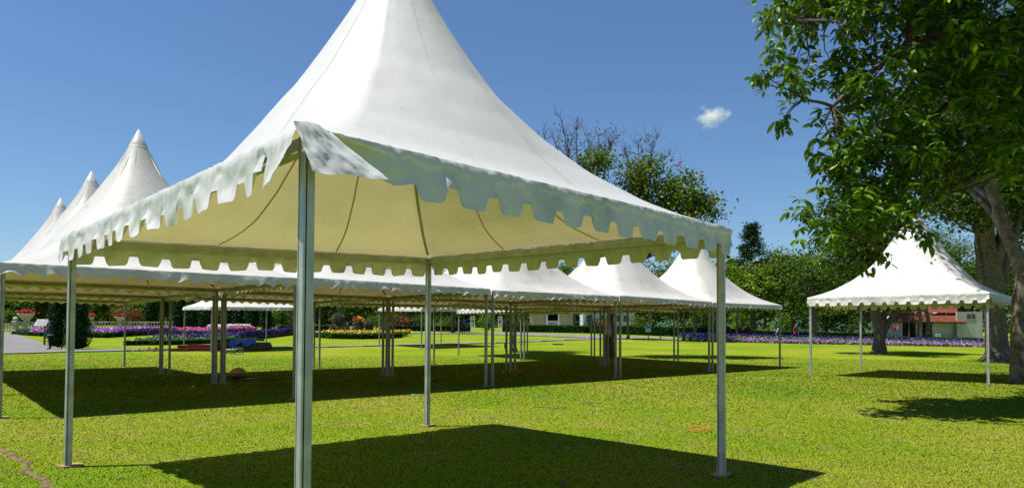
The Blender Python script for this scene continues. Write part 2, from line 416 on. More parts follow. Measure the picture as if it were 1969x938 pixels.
            for j in range(rows+1):
                v = j/rows; wr = .018*noise.noise((s*8, v*2.5+ph, ph))*(.4+v)+.009*noise.noise((s*24, v*5+ph, 1.1))*(1.2-v)+.022*noise.noise((s*2.2+ph, v*1.2, 3.3))*v
                curl = .04*max(0, noise.noise((s*1.7, ph+9, 2)))*max(0, v-.75)*4
                ofs = .004+flare*v+wr+curl+.012*math.sin(math.pi*min(1, v*3))*(1 if j else 0)
                q3 = a+dx*(s+shift*v)+out*ofs
                vv.append((q3[0], q3[1], q3[2]+.006-ln*v*math.sqrt(max(.2, 1-(flare*1.1)**2/max(ln, .05)**2*.6))))
        for i in range(n):
            if flaps and k in flaps:
                sm = L*(i+.5)/n; sm = sm if flaps[k][0] == 'start' else L-sm
                if flaps[k][0] == 'end' and abs(sm-flaps[k][1]) < L/n*.6: rr_ = range(0, 2)
                else: rr_ = range(rows)
            else: rr_ = range(rows)
            for j in rr_: ff.append((i*(rows+1)+j, i*(rows+1)+j+1, (i+1)*(rows+1)+j+1, (i+1)*(rows+1)+j))
        mb.add(vv, ff, 0, True).build('valance', val, t)
        if flaps and k in flaps and flaps[k][0] == 'start':
            # loose end of the valance hanging over the near pole in folds
            vv = []; ff = []; nu, nv = 30, 16
            for i in range(nu+1):
                u = i/nu
                for j in range(nv+1):
                    v = j/nv; s_ = -.055+.03*v+u*(.225+.20*v); ln = .285+.012*math.sin(u*9)-.02*u
                    fold = .035*math.sin(u*7.5+.8)*v+.018*noise.noise((u*5, v*4, 2.2))+.012*noise.noise((u*13, v*9, 5))
                    ot = .012+.135*v*(1-u)+(.22*v-.025)*u+fold*.8
                    q3 = a+dx*s_+out*ot; vv.append((q3[0], q3[1], q3[2]+.012-ln*v+.02*math.sin(u*3.1)*(1-v)))
            for i in range(nu):
                for j in range(nv): ff.append((i*(nv+1)+j, i*(nv+1)+j+1, (i+1)*(nv+1)+j+1, (i+1)*(nv+1)+j))
            fo = MB().add(vv, ff, 0, True).build('valance_flap', val, t); fo['label'] = 'loose crumpled end of the valance hanging over the near pole'
    return t

S = 5.2
# foreground marquee: corners N, R, B, L (anticlockwise), each at its own height
NC, RC, BC, LC = (.584, -10.24, 2.572, 0), (5.346, -9.953, 2.54, 0), (5.031, -4.95, 2.60, 0), (.22, -5.084, 2.45, 0)
tent('marquee', 'large white foreground marquee with a loose valance flap at its near corner', [NC, RC, BC, LC], 3.2, FAB_MAIN, FAB_VAL, 'tab', True, None, 1,
     {0: ('start', .72, .20), 3: ('end', .40, .12)}, ALU, .068, .20)
hf = 2.555
row = 'peaked white marquees pitched side by side in a block'
cells = {(0, 0): 'white marquee with the tallest of three spikes left of the foreground marquee',
 (1, 0): 'white marquee of the front row right behind the near pole of the foreground marquee',
 (2, 0): 'front row marquee right of the foreground marquee\'s back pole, its peak hidden by the valance',
 (3, 0): 'front row marquee second from the right end, between double poles',
 (4, 0): 'marquee at the right end of the front row, its corner pole standing alone',
 (0, 1): 'white marquee with the middle of three grey spikes at left',
 (1, 1): 'second row marquee whose double pole stands beside the straw hat',
 (2, 1): 'second row marquee over the dark lawn behind the foreground marquee\'s back pole',
 (3, 1): 'second row marquee behind the pole cluster near the shady tree',
 (4, 1): 'second row marquee at the right end behind the front row\'s last marquee',
 (0, 2): 'white marquee with the smallest and farthest of three spikes at left',
 (4, 2): 'third row marquee with slim poles beside the small lawn tree'}
for sd, ((n_, m_), lb) in enumerate(cells.items()):
    cx, cy = (n_+.5)*S, (m_+.5)*S
    cs_ = [(cx+a*hf, cy+b*hf, 2.55+.03*math.sin(sd*3+a*2+b*5), 0.0) for a, b in ((-1, -1), (1, -1), (1, 1), (-1, 1))]
    tent('marquee', lb, cs_, 3.2, FAB_ROW, FAB_ROW, 'cusp', False, row, sd+3, None, ALU_D, .062, .15)
def free_tent(x0, y0, side, a, lb, style, fab, val, seed, drop=.2, hi=False, ze=2.55):
    e = np.array([math.cos(a), math.sin(a)])*side; q = np.array([-e[1], e[0]])
    P = [(x0, y0), (x0+e[0], y0+e[1]), (x0+e[0]+q[0], y0+e[1]+q[1]), (x0+q[0], y0+q[1])]
    tent('marquee', lb, [(x, y, float(terr(x, y))+ze, float(terr(x, y))) for x, y in P], 3.2, fab, val, style, hi, None, seed, None, ALU_D if style == 'cusp' else ALU, .066, drop)
free_tent(4.16*S, -.59*S, .98*S, math.radians(-86), 'white peaked marquee standing alone on the right lawn under the big tree', 'tab', FAB_MAIN, FAB_VAL, 31, .2, True, 2.62)
free_tent(2.19*S, 4.92*S, S, 0, 'far white marquee by the timber stack and flower beds', 'cusp', FAB_ROW, FAB_ROW, 41, .15)
free_tent(4.43*S, 4.28*S, 1.02*S, 0, 'far white marquee beside the topiary bed', 'cusp', FAB_ROW, FAB_ROW, 43, .15)
# ------------------------------------------------------------------ vegetation helpers
def leaf_arrays(P, size, asp, rg, droop=.25, flat=.6, fold=.25, jit=.35):
    n = len(P); s = size*(1+jit*(rg.random(n)*2-1))
    th = rg.uniform(0, 2*np.pi, n); a = np.stack([np.cos(th), np.sin(th), rg.normal(-droop, .45, n)], -1); a /= np.linalg.norm(a, axis=1)[:, None]
    up = np.stack([rg.normal(0, 1-flat, n), rg.normal(0, 1-flat, n), np.full(n, flat)+.05], -1)
    b = np.cross(up, a); b /= np.linalg.norm(b, axis=1)[:, None]+1e-9; nn = np.cross(a, b)
    s1 = s[:, None]
    base = P-a*s1*.5; tip = P+a*s1*.5-nn*s1*.08
    l = P-a*s1*.05+b*s1*asp+nn*s1*asp*fold; r = P-a*s1*.05-b*s1*asp+nn*s1*asp*fold
    V = np.stack([base, r, tip, l], 1).reshape(-1, 3)
    i = np.arange(n)*4; T = np.concatenate([np.stack([i, i+1, i+2], -1), np.stack([i, i+2, i+3], -1)], 1).reshape(-1, 3)
    return V, T
def leaf6_arrays(B, D, size, asp, rg, jit=.3):
    n = len(B); s = (size*(1+jit*(rg.random(n)*2-1)))[:, None]; a = D/np.linalg.norm(D, axis=1)[:, None]
    up = np.stack([rg.normal(0, .35, n), rg.normal(0, .35, n), np.ones(n)], -1); b = np.cross(up, a); b /= np.linalg.norm(b, axis=1)[:, None]+1e-9; nn = np.cross(a, b)
    w = s*asp; dr = -nn*s
    V = np.stack([B, B+a*s*.3+b*w*.85+nn*w*.3, B+a*s*.3-b*w*.85+nn*w*.3, B+a*s*.68+b*w*.8+nn*w*.2+dr*.06, B+a*s*.68-b*w*.8+nn*w*.2+dr*.06, B+a*s+dr*.16, B+a*s*.3, B+a*s*.68+dr*.05], 1).reshape(-1, 3)
    i = np.arange(n)*8; T = np.concatenate([np.stack([i+x, i+y, i+z], -1) for x, y, z in ((0, 6, 1), (0, 2, 6), (1, 6, 3), (6, 7, 3), (6, 2, 7), (2, 4, 7), (3, 7, 5), (7, 4, 5))], 1).reshape(-1, 3)
    return V, T
def leaves(name, P, size, asp, mt, parent, rg, kind=None, **kw):
    V, T = leaf_arrays(np.asarray(P, float), size, asp, rg, **kw)
    o = link_mesh(name, np_mesh(name, V, T), mt, parent)
    if kind: o['kind'] = kind
    return o
def greens(name, dark, mid, lite, tr=.35, rough=.5, spec=.18):
    return mat(name, dark, stops=[(0, dark), (.55, mid), (.93, lite), (1, tuple(min(1, c*1.5) for c in lite))], island=True, rough=rough, spec=spec, trans=tr)
LF_FG = greens('broad_leaf', (.032, .080, .004), (.075, .165, .007), (.17, .265, .014), .30, .42, .35)
LF_DK = greens('dark_leaf', (.018, .045, .004), (.042, .088, .006), (.085, .14, .012), .28)
LF_MD = greens('mid_leaf', (.040, .085, .005), (.085, .15, .008), (.16, .225, .014), .33)
LF_T1 = greens('light_green_leaf', (.05, .10, .005), (.105, .17, .009), (.20, .26, .016), .36)  # leaf tone between mid green and yellow green
LF_YL = greens('yellow_green_leaf', (.06, .13, .008), (.12, .21, .012), (.22, .29, .02), .35)
LF_CY = greens('cypress_leaf', (.008, .028, .007), (.014, .048, .010), (.028, .075, .014), .12)
LF_BX = greens('box_hedge_leaf', (.012, .045, .006), (.028, .085, .010), (.06, .14, .015), .15)
LF_RD = greens('bronze_leaf', (.07, .035, .012), (.13, .06, .02), (.19, .11, .03), .25)
LF_OR = greens('copper_leaf', (.13, .035, .012), (.22, .06, .02), (.30, .11, .03), .25)
LF_SL = greens('sage_leaf', (.05, .11, .04), (.10, .20, .08), (.20, .32, .16), .25)
LF_TP = greens('topiary_leaf', (.10, .085, .06), (.19, .155, .12), (.17, .21, .07), .2)
LF_ST = greens('straw_leaf', (.10, .07, .03), (.16, .11, .05), (.22, .16, .08), .3)
FL_VI = greens('violet_petal', (.025, .012, .11), (.05, .022, .20), (.10, .05, .32), .15)
FL_LI = greens('lilac_petal', (.28, .07, .42), (.45, .14, .58), (.62, .30, .72), .2)
FL_PK = greens('pink_petal', (.45, .03, .22), (.65, .07, .35), (.75, .25, .5), .2)
FL_WH = greens('white_petal', (.6, .6, .6), (.75, .75, .72), (.8, .8, .8), .2)
FL_RE = greens('red_petal', (.30, .006, .012), (.5, .012, .02), (.62, .05, .03), .2)
FL_YE = greens('yellow_petal', (.5, .35, .01), (.65, .5, .02), (.7, .6, .08), .2)
CORE = mat('dark_light_block', (.006, .016, .004), rough=1, spec=0)  # near-black solid body added inside clipped foliage to block light
BARK = mat('grey_bark', (.16, .13, .10), (.075, .06, .045), scale=9, rough=.95, bump=.9, bscale=22)
BARK2 = mat('brown_bark', (.10, .075, .05), (.05, .036, .025), scale=12, rough=.95, bump=.8, bscale=26)
BARK3 = mat('pale_bark', (.20, .165, .125), (.08, .065, .05), scale=5, rough=.9, bump=.8, bscale=18)

def wob(p, q, n, amp, rg):
    p, q = np.array(p, float), np.array(q, float); L = np.linalg.norm(q-p)
    t = np.linspace(0, 1, n)[:, None]; w = np.sin(np.pi*t)*rg.normal(0, amp*L, 3)+np.sin(2*np.pi*t)*rg.normal(0, amp*L*.5, 3)
    return p+(q-p)*t+w
def clumps(c, rx, ry, rz, k, rg, shell=.55):
    d = rg.normal(0, 1, (k, 3)); d /= np.linalg.norm(d, axis=1)[:, None]
    r = (shell+(1-shell)*rg.random(k))**1.0
    r = np.where(rg.random(k) < .25, rg.random(k)*.7, r)
    return np.array(c)+d*r[:, None]*np.array([rx, ry, rz])
def tree(name, label, base, trunk, r0, crowns, leaf, lsize, bark, seed, per=60, sig=.42, asp=.32, cat='tree', group=None, twig=1.0, bare=0, flat=.55):
    """trunk: local points; crowns: (cx, cy, cz, rx, ry, rz, k clumps); leaves gather round clump centres that limbs reach"""
    rg = np.random.default_rng(seed)
    t = thing(name, label, cat, base, 0, group)
    tr = [np.array(p, float) for p in trunk]; n = len(tr)
    mb = MB(); rad = [r0*(1.5 if i == 0 else (1-.55*i/(n-1))) for i in range(n)]
    pts = [tr[0]]
    rr = [r0*1.55]
    for i in range(n-1):
        sub = wob(tr[i], tr[i+1], 5, .03, rg)[1:]
        for j, q in enumerate(sub): pts.append(q); f = (i+(j+1)/4)/(n-1); rr.append(r0*(1.0-.5*f) if f > .12 else r0*1.12)
    mb.tube(pts, rr, 10)
    P = []; TW = []
    top = np.array(pts)
    for ci, (cx, cy, cz, rx, ry, rz, k) in enumerate(crowns):
        C = clumps((cx, cy, cz), rx, ry, rz, k, rg)
        # main limbs from the upper trunk to the heart of each crown lobe
        hub = np.array([cx, cy, cz-rz*.35]); st = top[int(len(top)*rg.uniform(.62, .95))]
        limb = wob(st, hub, 7, .06, rg); r1 = r0*.42; mb.tube(limb, np.linspace(r1, r1*.5, 7), 7)
        for j, c in enumerate(C):
            if j % 2 == 0 or k < 16:
                s2 = limb[rg.integers(3, 7)]; b = wob(s2, c, 5, .07, rg); mb.tube(b, np.linspace(r1*.38, .012*twig, 5), 5, cap=False)
        q = C[:, None, :]+rg.normal(0, sig, (k, per, 3))*np.array([1, 1, .62])
        P.append(q.reshape(-1, 3))
    mb.build('trunk', bark, t)
    if bare:
        bb = MB(); cx, cy, cz, rx, ry, rz, k = crowns[0]
        for _ in range(bare):
            s = np.array([cx, cy, cz])+rg.normal(0, 1, 3)*np.array([rx, ry, rz])*.45; e = s+np.array([rg.normal(0, .6), rg.normal(0, .6), rg.uniform(1.0, 2.6)])*rz*.32
            w = wob(s, e, 6, .06, rg); bb.tube(w, np.linspace(.05, .012, 6), 5, cap=False)
            for _k in range(9):
                s2 = w[rg.integers(1, 6)]; e2 = s2+np.array([rg.normal(0, .35), rg.normal(0, .35), rg.uniform(.1, .9)])*rz*.16
                ww = wob(s2, e2, 4, .08, rg); bb.tube(ww, np.linspace(.02, .008, 4), 4, cap=False)
                for _m in range(3):
                    s3 = ww[rg.integers(1, 4)]; e3 = s3+rg.normal(0, .16, 3)+np.array([0, 0, .2]); bb.tube([s3, e3], [.011, .006], 3, cap=False)
        o = bb.build('bare_branches', BARK2, t); o['kind'] = 'stuff'
    if P:
        o = leaves('crown', np.vstack(P), lsize, asp, leaf, t, rg, 'stuff', flat=flat)
    return t
def lobes(px, depth, ytop, ybot, halfpx, k, rg, nl=3, base=None):
    """crown lobes filling a patch of the picture at that distance, local to base"""
    out = []; zt, zb = ZOF(px, ytop, depth), ZOF(px, ybot, depth); hw = halfpx/F*depth; cz = (zt+zb)/2-base.z; rz = (zt-zb)/2
    for i in range(nl):
        u = (i+.5)/nl*2-1; l = u*hw*.55; dy = rg.normal(0, hw*.25)
        c = RXH*l+CXH*dy
        out.append((c[0], c[1], cz+rg.uniform(-.15, .25)*rz*(1-abs(u)), hw*.62, hw*.62, rz*rg.uniform(.72, .9), k//nl))
    return out
def bg_tree(label, px, depth, ytop, ybot, halfpx, leaf, seed, k=60, per=55, ls=.3, name='broadleaf_tree', nl=3, sig=None, r0=.2, bark=None, group=None, bare=0, lean=0):
    rg = np.random.default_rng(seed); b = AT(px, depth); cr = lobes(px, depth, ytop, ybot, halfpx, k, rg, nl, b)
    zb = ZOF(px, ybot, depth)-b.z; zt = ZOF(px, ytop, depth)-b.z; h = max(1.2, zb+(zt-zb)*.45)
    sg = sig or max(.3, (zt-zb)*.085)
    return tree(name, label, b, [(0, 0, -.1), (lean*.4, 0, h*.5), (lean, .1, h)], r0, cr, leaf, ls, bark or BARK2, seed, per, sg, .36, 'tree', group, 2, bare)
def cypress(label, base, h, r, seed, leaf=None, n=1800, ls=.13, group=None, top=.25, name='cypress', cat='tree'):
    rg = np.random.default_rng(seed); t = thing(name, label, cat, base, 0, group)
    z = rg.random(n)**.85; pr = np.where(z < .12, .72+z/.12*.28, (1-((z-.12)/.88)**2.2*(1-top)))*(1-np.clip((z-.93)/.07, 0, 1)**2*.8)
    th = rg.uniform(0, 2*np.pi, n); rad = r*pr*(1+.10*np.sin(th*5+z*9)+.10*rg.normal(0, 1, n))
    P = np.stack([np.cos(th)*rad, np.sin(th)*rad, .08+z*h], -1)
    leaves('foliage', P, ls, .3, leaf or LF_CY, t, rg, 'stuff', droop=-.6, flat=.25)
    pf = [(r*.5, .05)]+[(r*.82*(1-((q-.12)/.88)**2.2*(1-top) if q > .12 else .8), .05+q*h) for q in np.linspace(.05, .93, 9)]+[(r*top*.3, h*.985)]
    MB().lathe(pf, 12).build('light_block_core', CORE, t)
    MB().tube([(0, 0, -.05), (0, 0, .25)], r*.15, 6).build('trunk', BARK2, t)
    return t
def poly_pts(px_list): return [G(x, y) for x, y in px_list]
def resample(P, step):
    out = [Vector(P[0])]
    for a, b in zip(P[:-1], P[1:]):
        n = max(1, int((b-a).length/step))
        for i in range(1, n+1): out.append(a.lerp(b, i/n))
    return out
def hedge(label, pts, w, h, seed, leaf=None, ls=.10, dens=140, parent=None, name='hedge', cat='hedge', step=1.0):
    """clipped hedge along ground points: dark body with leaves all over its faces"""
    rg = np.random.default_rng(seed)
    o0 = Vector(pts[0]); t = parent or thing(name, label, cat, o0)
    if parent is not None: o0 = Vector(parent.location)
    Q = resample([Vector(p) for p in pts], step); V = []; P = []
    for i, q in enumerate(Q):
        d = (Q[min(i+1, len(Q)-1)]-Q[max(i-1, 0)]); d.z = 0; d.normalize(); nrm = Vector((-d.y, d.x, 0)); q = q-o0
        hh = h*(1+.05*noise.noise((i*.7, seed, 0))); ww = w*(1+.06*noise.noise((i*.9, seed, 5)))
        V.append([q+nrm*ww*.46+Vector((0, 0, -.1)), q+nrm*ww*.5+Vector((0, 0, hh*.9)), q+nrm*ww*.35+Vector((0, 0, hh)), q-nrm*ww*.35+Vector((0, 0, hh)), q-nrm*ww*.5+Vector((0, 0, hh*.9)), q-nrm*ww*.46+Vector((0, 0, -.1))])
    vv = [tuple(x) for r in V for x in r]; ff = []
    for i in range(len(V)-1):
        for k in range(5): ff.append((i*6+k, i*6+k+1, (i+1)*6+k+1, (i+1)*6+k))
    ff += [tuple(range(6)), tuple((len(V)-1)*6+k for k in range(5, -1, -1))]
    A = np.array(vv).reshape(-1, 6, 3); L = len(A)-1
    n = int(dens*L*step*(2*h+w)); i = rg.integers(0, L, n); u = rg.random(n)[:, None]; k = rg.choice([0, 2, 4, 1, 3], n, p=[.28, .3, .28, .07, .07]); v = rg.random(n)[:, None]
    P0 = A[i, k]*(1-v)+A[i, k+1]*v; P1 = A[i+1, k]*(1-v)+A[i+1, k+1]*v
    P = P0*(1-u)+P1*u+rg.normal(0, .022, (n, 3))
    MB().add(vv, ff).build('light_block_core', CORE, t)
    leaves('foliage', P, ls, .38, leaf or LF_BX, t, rg, 'stuff', flat=.3)
    return t
def band(name, front, back, h0, h1, n, size, mt, parent, rg, asp=.4, flat=.5, droop=0., zpow=1.0):
    """plants between two ground lines, rising from h0 to h1"""
    o0 = Vector(parent.location); A = resample(front, .5); B = resample(back, .5); m_ = min(len(A), len(B)); 
    ia = np.linspace(0, len(A)-1, m_).astype(int); ib = np.linspace(0, len(B)-1, m_).astype(int)
    A = np.array([tuple(A[i]) for i in ia]); B = np.array([tuple(B[i]) for i in ib])
    i = rg.integers(0, m_-1, n); u = rg.random(n)[:, None]; v = rg.random(n)[:, None]
    P = (A[i]*(1-u)+A[i+1]*u)*(1-v)+(B[i]*(1-u)+B[i+1]*u)*v
    P[:, 2] += h0+(h1-h0)*rg.random(n)**zpow; P[:, :2] += rg.normal(0, .05, (n, 2)); P -= np.array(tuple(o0))
    return leaves(name, P, size, asp, mt, parent, rg, 'stuff', flat=flat, droop=droop)
def strip_obj(name, rows, mt, zoff=.03, sub=14):
    """ground sheet between two picture lines: rows of (px, y_far, y_near)"""
    V = []; ff = []
    xs = []
    for a, b in zip(rows[:-1], rows[1:]):
        for k in range(sub): f = k/sub; xs.append(tuple(a[i]+(b[i]-a[i])*f for i in range(3)))
    xs.append(rows[-1])
    for x, yt, yb in xs:
        a, b = G(x, yt), G(x, yb)
        for k in range(7): q = a.lerp(b, k/6); V.append((q.x, q.y, float(terr(q.x, q.y))+zoff))
    for i in range(len(xs)-1):
        for k in range(6): ff.append((i*7+k, i*7+k+1, (i+1)*7+k+1, (i+1)*7+k))
    return MB().add(V, ff, 0, True).build(name, mt), xs

# ------------------------------------------------------------------ paths
ASPH = mat('worn_asphalt', (.20, .19, .19), (.14, .135, .135), scale=1.5, rough=.95, bump=.4, bscale=30)
KERB = mat('dark_kerb', (.07, .065, .055), (.045, .04, .03), scale=4, rough=.95)
rowsA = [(-120, 640, 686), (0, 640.5, 681), (28, 641.5, 680.4), (60, 652, 679.6), (90, 663, 678.8), (118, 671, 677.8), (170, 671.8, 676.8), (245, 671.2, 675.6), (330, 669.8, 673.6), (440, 668.5, 672), (610, 665.4, 668.3), (925, 658.3, 660.9), (1130, 650.6, 653.2), (1205, 649.6, 652)]
pa, xsA = strip_obj('footpath', rowsA, ASPH); tag(pa, kind='structure')
rowsB = [(540, 637.7, 639.6), (800, 638.9, 641.4), (900, 639.5, 642.6), (1000, 640.3, 645), (1130, 645.2, 650.3), (1250, 648.6, 653.2), (1345, 651.4, 655.2), (1440, 652, 655.6), (1600, 650, 653), (1800, 650, 653)]
pb, xsB = strip_obj('back_path', rowsB, ASPH, .045); tag(pb, kind='structure')
def kerb_line(xs, col, nm, hgt=.08, w=.1):
    mb = MB(); pts = [G(x[0], x[col]) for x in xs[::3]]
    for a, b in zip(pts[:-1], pts[1:]):
        d = b-a; mb.box((a+b)/2+Vector((0, 0, hgt*.2)), (d.length+.02, w, hgt), math.atan2(d.y, d.x))
    return mb.build(nm, KERB)
tag(kerb_line(xsA, 2, 'kerb'), kind='structure'); tag(kerb_line(xsB, 2, 'kerb'), kind='structure')

# ------------------------------------------------------------------ big trees at right
rgf = np.random.default_rng(77)
def PW(px, py, depth):
    d = ray(px, py); k = depth/(d[0]*CXH[0]+d[1]*CXH[1]); P = CAM+d*k; return P
def foreground_tree():
    base = AT(2150, 14.0); b = np.array(tuple(base))
    t = thing('broadleaf_tree', 'large spreading tree whose leafy branches hang into the picture from the right edge', 'tree', base)
    mb = MB()
    hub = PW(2120, 250, 14.0)-b
    tp = [(0, 0, -.1), (-.05, .05, 1.2), (-.2, .1, 2.6), tuple(hub)]
    mb.tube([(0, 0, -.1), (0, 0, .4), (-.05, .05, 1.2), (-.15, .1, 2.2), (-.2, .12, 3.0), tuple(hub)], [.5, .36, .31, .28, .26, .22], 12)
    limbs = [[(2120, 250, 14), (1990, 285, 13.6), (1900, 320, 13.3), (1830, 360, 13), (1775, 392, 12.8), (1735, 430, 12.6), (1690, 470, 12.5)],
             [(2120, 250, 14), (2050, 130, 13.8), (1969, 68, 13.2), (1850, 52, 12.8), (1745, 78, 12.6), (1660, 160, 12.4), (1600, 205, 12.2), (1545, 190, 12.0)],
             [(2120, 250, 14), (2040, 180, 14.3), (1960, 135, 14.6), (1860, 180, 14.6), (1780, 230, 14.4), (1700, 290, 14.2), (1620, 330, 14)],
             [(2120, 250, 14), (2060, 20, 14.4), (1960, -60, 14.5), (1820, -60, 14.2), (1690, -30, 13.6), (1590, 20, 13.0), (1530, 40, 12.6)],
             [(2120, 250, 14), (2200, 60, 14.6), (2260, -150, 15)], [(2120, 250, 14), (2060, 160, 15.5), (1980, 60, 16.6), (1880, -40, 17.2)],
             [(2120, 250, 14), (2160, 120, 12.9), (2120, -20, 11.8), (2060, -120, 11.2)]]
    LP = []
    for li in limbs:
        pts = [PW(*q)-b for q in li]; fine = []
        for a, c in zip(pts[:-1], pts[1:]): fine += list(wob(a, c, 5, .04, rgf)[:-1])
        fine.append(pts[-1]); n = len(fine); mb.tube(fine, list(np.linspace(.115, .022, n)), 8); LP += [f for f in fine]
    LP = np.array(LP)
    xl = lambda y: np.interp(y, [-250, 0, 60, 110, 150, 185, 215, 260, 300, 350, 400, 440, 480, 520], [1560, 1492, 1490, 1480, 1455, 1495, 1525, 1580, 1590, 1585, 1560, 1565, 1605, 1690])
    yb = lambda x: np.interp(x, [1530, 1560, 1610, 1690, 1720, 1760, 1790, 1850, 1920, 2000, 2200], [420, 455, 480, 470, 415, 370, 360, 355, 345, 340, 330])
    C = []
    while len(C) < 470:
        x, y = rgf.uniform(1440, 2300), rgf.uniform(-260, 500)
        if x < xl(y)+14 or y > yb(x)-10: continue
        if x < 1640 and y < 300 and noise.noise((x*.011, y*.013, 3.7)) < -.12: continue
        dp = rgf.uniform(11.6, 14.6) if x < 1800 else rgf.uniform(11.3, 17.0)
        C.append(PW(x, y, dp)-b)
    for _ in range(300):       # the rest of the crown above and beyond the frame, which shades the lawn
        C.append(PW(rgf.uniform(1640, 2380), rgf.uniform(-520, -20), rgf.uniform(10.6, 17.6))-b)
    for _ in range(170): C.append(PW(rgf.uniform(1760, 2250), rgf.uniform(-300, 120), rgf.uniform(15.5, 20.0))-b)
    # thin sprays that reach past the outline
    sprays = [(1452, 150, 12), (1470, 148, 12), (1486, 92, 12), (1500, 240, 12.2), (1512, 228, 12.2), (1490, 20, 12.4), (1745, 425, 12.5), (1778, 452, 12.4), (1786, 462, 12.3), (1700, 495, 12.5), (1560, 300, 12.4), (1548, 405, 12.6), (1660, 508, 12.5)]
    SP = [PW(*q)-b for q in sprays]
    P = []
    for c in C:
        near = LP[np.argmin(np.linalg.norm(LP-c, axis=1))]; L = np.linalg.norm(near-c)
        tw = wob(near, c, 5, .08, rgf); mb.tube(tw, np.linspace(min(.03, .012+L*.008), .006, 5), 5, cap=False)
        P.append(c+rgf.normal(0, .24, (11, 3))*np.array([1, 1, .8]))
    big = []
    for c in SP:
        near = LP[np.argmin(np.linalg.norm(LP-c, axis=1))]; tw = wob(near, c, 6, .05, rgf); mb.tube(tw, np.linspace(.016, .007, 6), 5, cap=False)
        big.append(c+rgf.normal(0, .07, (22, 3)))
    mb.build('trunk', BARK2, t)
    E_ = np.vstack(P); B_ = np.repeat(E_, 7, 0); n_ = len(B_); th_ = rgf.uniform(0, 6.2832, n_)
    D_ = np.stack([np.cos(th_), np.sin(th_), rgf.normal(-.35, .45, n_)], -1); V_, T_ = leaf6_arrays(B_+D_*.02, D_, .20, .20, rgf)
    cr = link_mesh('crown', np_mesh('crown', V_, T_), LF_FG, t); cr['kind'] = 'stuff'
    # the leaves that stand out singly against the sky and the far roof
    vs_ = []; proto = []
    for k in range(6):
        l, w = .175*(.85+.06*k), .033*(1+.05*k); bend = .012+.006*k
        v = [(0, 0, 0), (l*.3, w, .008-bend*.3), (l*.3, 0, -bend*.3), (l*.3, -w, .008-bend*.3), (l*.65, w*.85, .006-bend), (l*.65, 0, -bend), (l*.65, -w*.85, .006-bend), (l, 0, -bend*2.4)]
        me = bpy.data.meshes.new('leaf'); me.from_pydata(v, [], [(0, 2, 1), (0, 3, 2), (1, 2, 5, 4), (2, 3, 6, 5), (4, 5, 7), (5, 6, 7)]); me.update(); me.materials.append(LF_FG); proto.append(me)
    allb = np.vstack(big)
    for k, q in enumerate(allb[:286]):
        o = bpy.data.objects.new('leaf', proto[k % 6]); COL.objects.link(o); o.parent = cr; o.location = q
        o.rotation_euler = (rgf.normal(0, .5), rgf.normal(.55, .4), rgf.uniform(0, 6.28))
    return t
foreground_tree()

def WL(base, pts): return [tuple(PW(*p)-np.array(tuple(base))) for p in pts]
b = AT(1962, 20.4)
tr_ = WL(b, [(1960, 690, 20.4), (1963, 600, 20.4), (1967, 520, 20.4), (1950, 480, 20.4), (1925, 430, 20.4), (1912, 380, 20.4), (1900, 300, 20.4)])
qs = PW(1838, 500, 23.0)+np.array([-.857, .515, 0])*2.3+np.array([0, 0, 5.0])-np.array(tuple(b)); qs2 = PW(1885, 535, 22.6)+np.array([-.857, .515, 0])*2.2+np.array([0, 0, 5.0])-np.array(tuple(b))
tree('broadleaf_tree', 'pale crooked trunk at the right picture edge, forking above the lone marquee', b, [(0, 0, -.1)]+tr_, .27,
     [(.5, 1, 9.5, 3.2, 3.2, 2.0, 60), (-2.0, .5, 9.0, 2.2, 2.2, 1.6, 40), (2.5, -1, 8.5, 2.2, 2.2, 1.8, 30), (qs[0], qs[1], qs[2], 1.3, 1.0, .5, 14), (qs2[0], qs2[1], qs2[2], 1.5, 1.1, .6, 24)], LF_DK, .17, BARK3, 201, 70, .40, .28)
b = AT(1916, 35.0)
tree('broadleaf_tree', 'very thick grey trunk with several upright stems behind the lone marquee\'s right pole', b, [(0, 0, -.1), (-.05, 0, 1.2), (-.3, 0, 3.2), (-.75, 0, 5.5), (-1.2, .2, 8.0)], .58,
     [(-3.2, 0, 8.2, 2.6, 2.6, 1.9, 60), (1.0, .5, 9.0, 3.2, 3.0, 2.2, 80), (3.0, -1, 8, 2.6, 2.6, 2.2, 50), (-1.0, 0, 11.5, 3.6, 3.0, 2.5, 70)], LF_DK, .22, BARK, 202, 70, .5, .3)
o = bpy.data.objects[-1] if False else None
mb = MB(); bb = np.array(tuple(b))
for pts in ([(1908, 600, 35.0), (1912, 540, 35.0), (1922, 470, 35.0), (1930, 400, 35.0), (1945, 300, 35.0)], [(1915, 580, 35.0), (1930, 540, 35.0), (1948, 470, 35.0), (1962, 400, 35.0)], [(1900, 560, 35.0), (1888, 500, 35.0), (1880, 430, 35.0), (1860, 340, 35.0)]):
    q = [PW(*p)-bb for p in pts]; f = []
    for a_, c_ in zip(q[:-1], q[1:]): f += list(wob(a_, c_, 4, .03, rgf)[:-1])
    f.append(q[-1]); mb.tube(f, list(np.linspace(.33, .13, len(f))), 9)
tr_ob = [o for o in bpy.data.objects if o.type == 'EMPTY' and o.get('label', '').startswith('very thick grey trunk')][0]
mb.build('stem', BARK, tr_ob)
b = G(1690, 680); d0 = DEP(b)
tr_ = WL(b, [(1691, 655, d0), (1688, 620, d0), (1684, 580, d0), (1682, 530, d0), (1680, 480, d0)])
t_ = tree('broadleaf_tree', 'tree with a slanting side limb seen under the lone marquee\'s roof', b, [(0, 0, -.1)]+tr_, .40,
     [(-2, 0, 6.5, 3.2, 3, 2.0, 70), (2.5, 0, 6.2, 3.0, 3, 1.8, 60), (0, 1, 9.0, 3.5, 3, 2.2, 70)], LF_DK, .25, BARK, 203, 60, .5, .32)
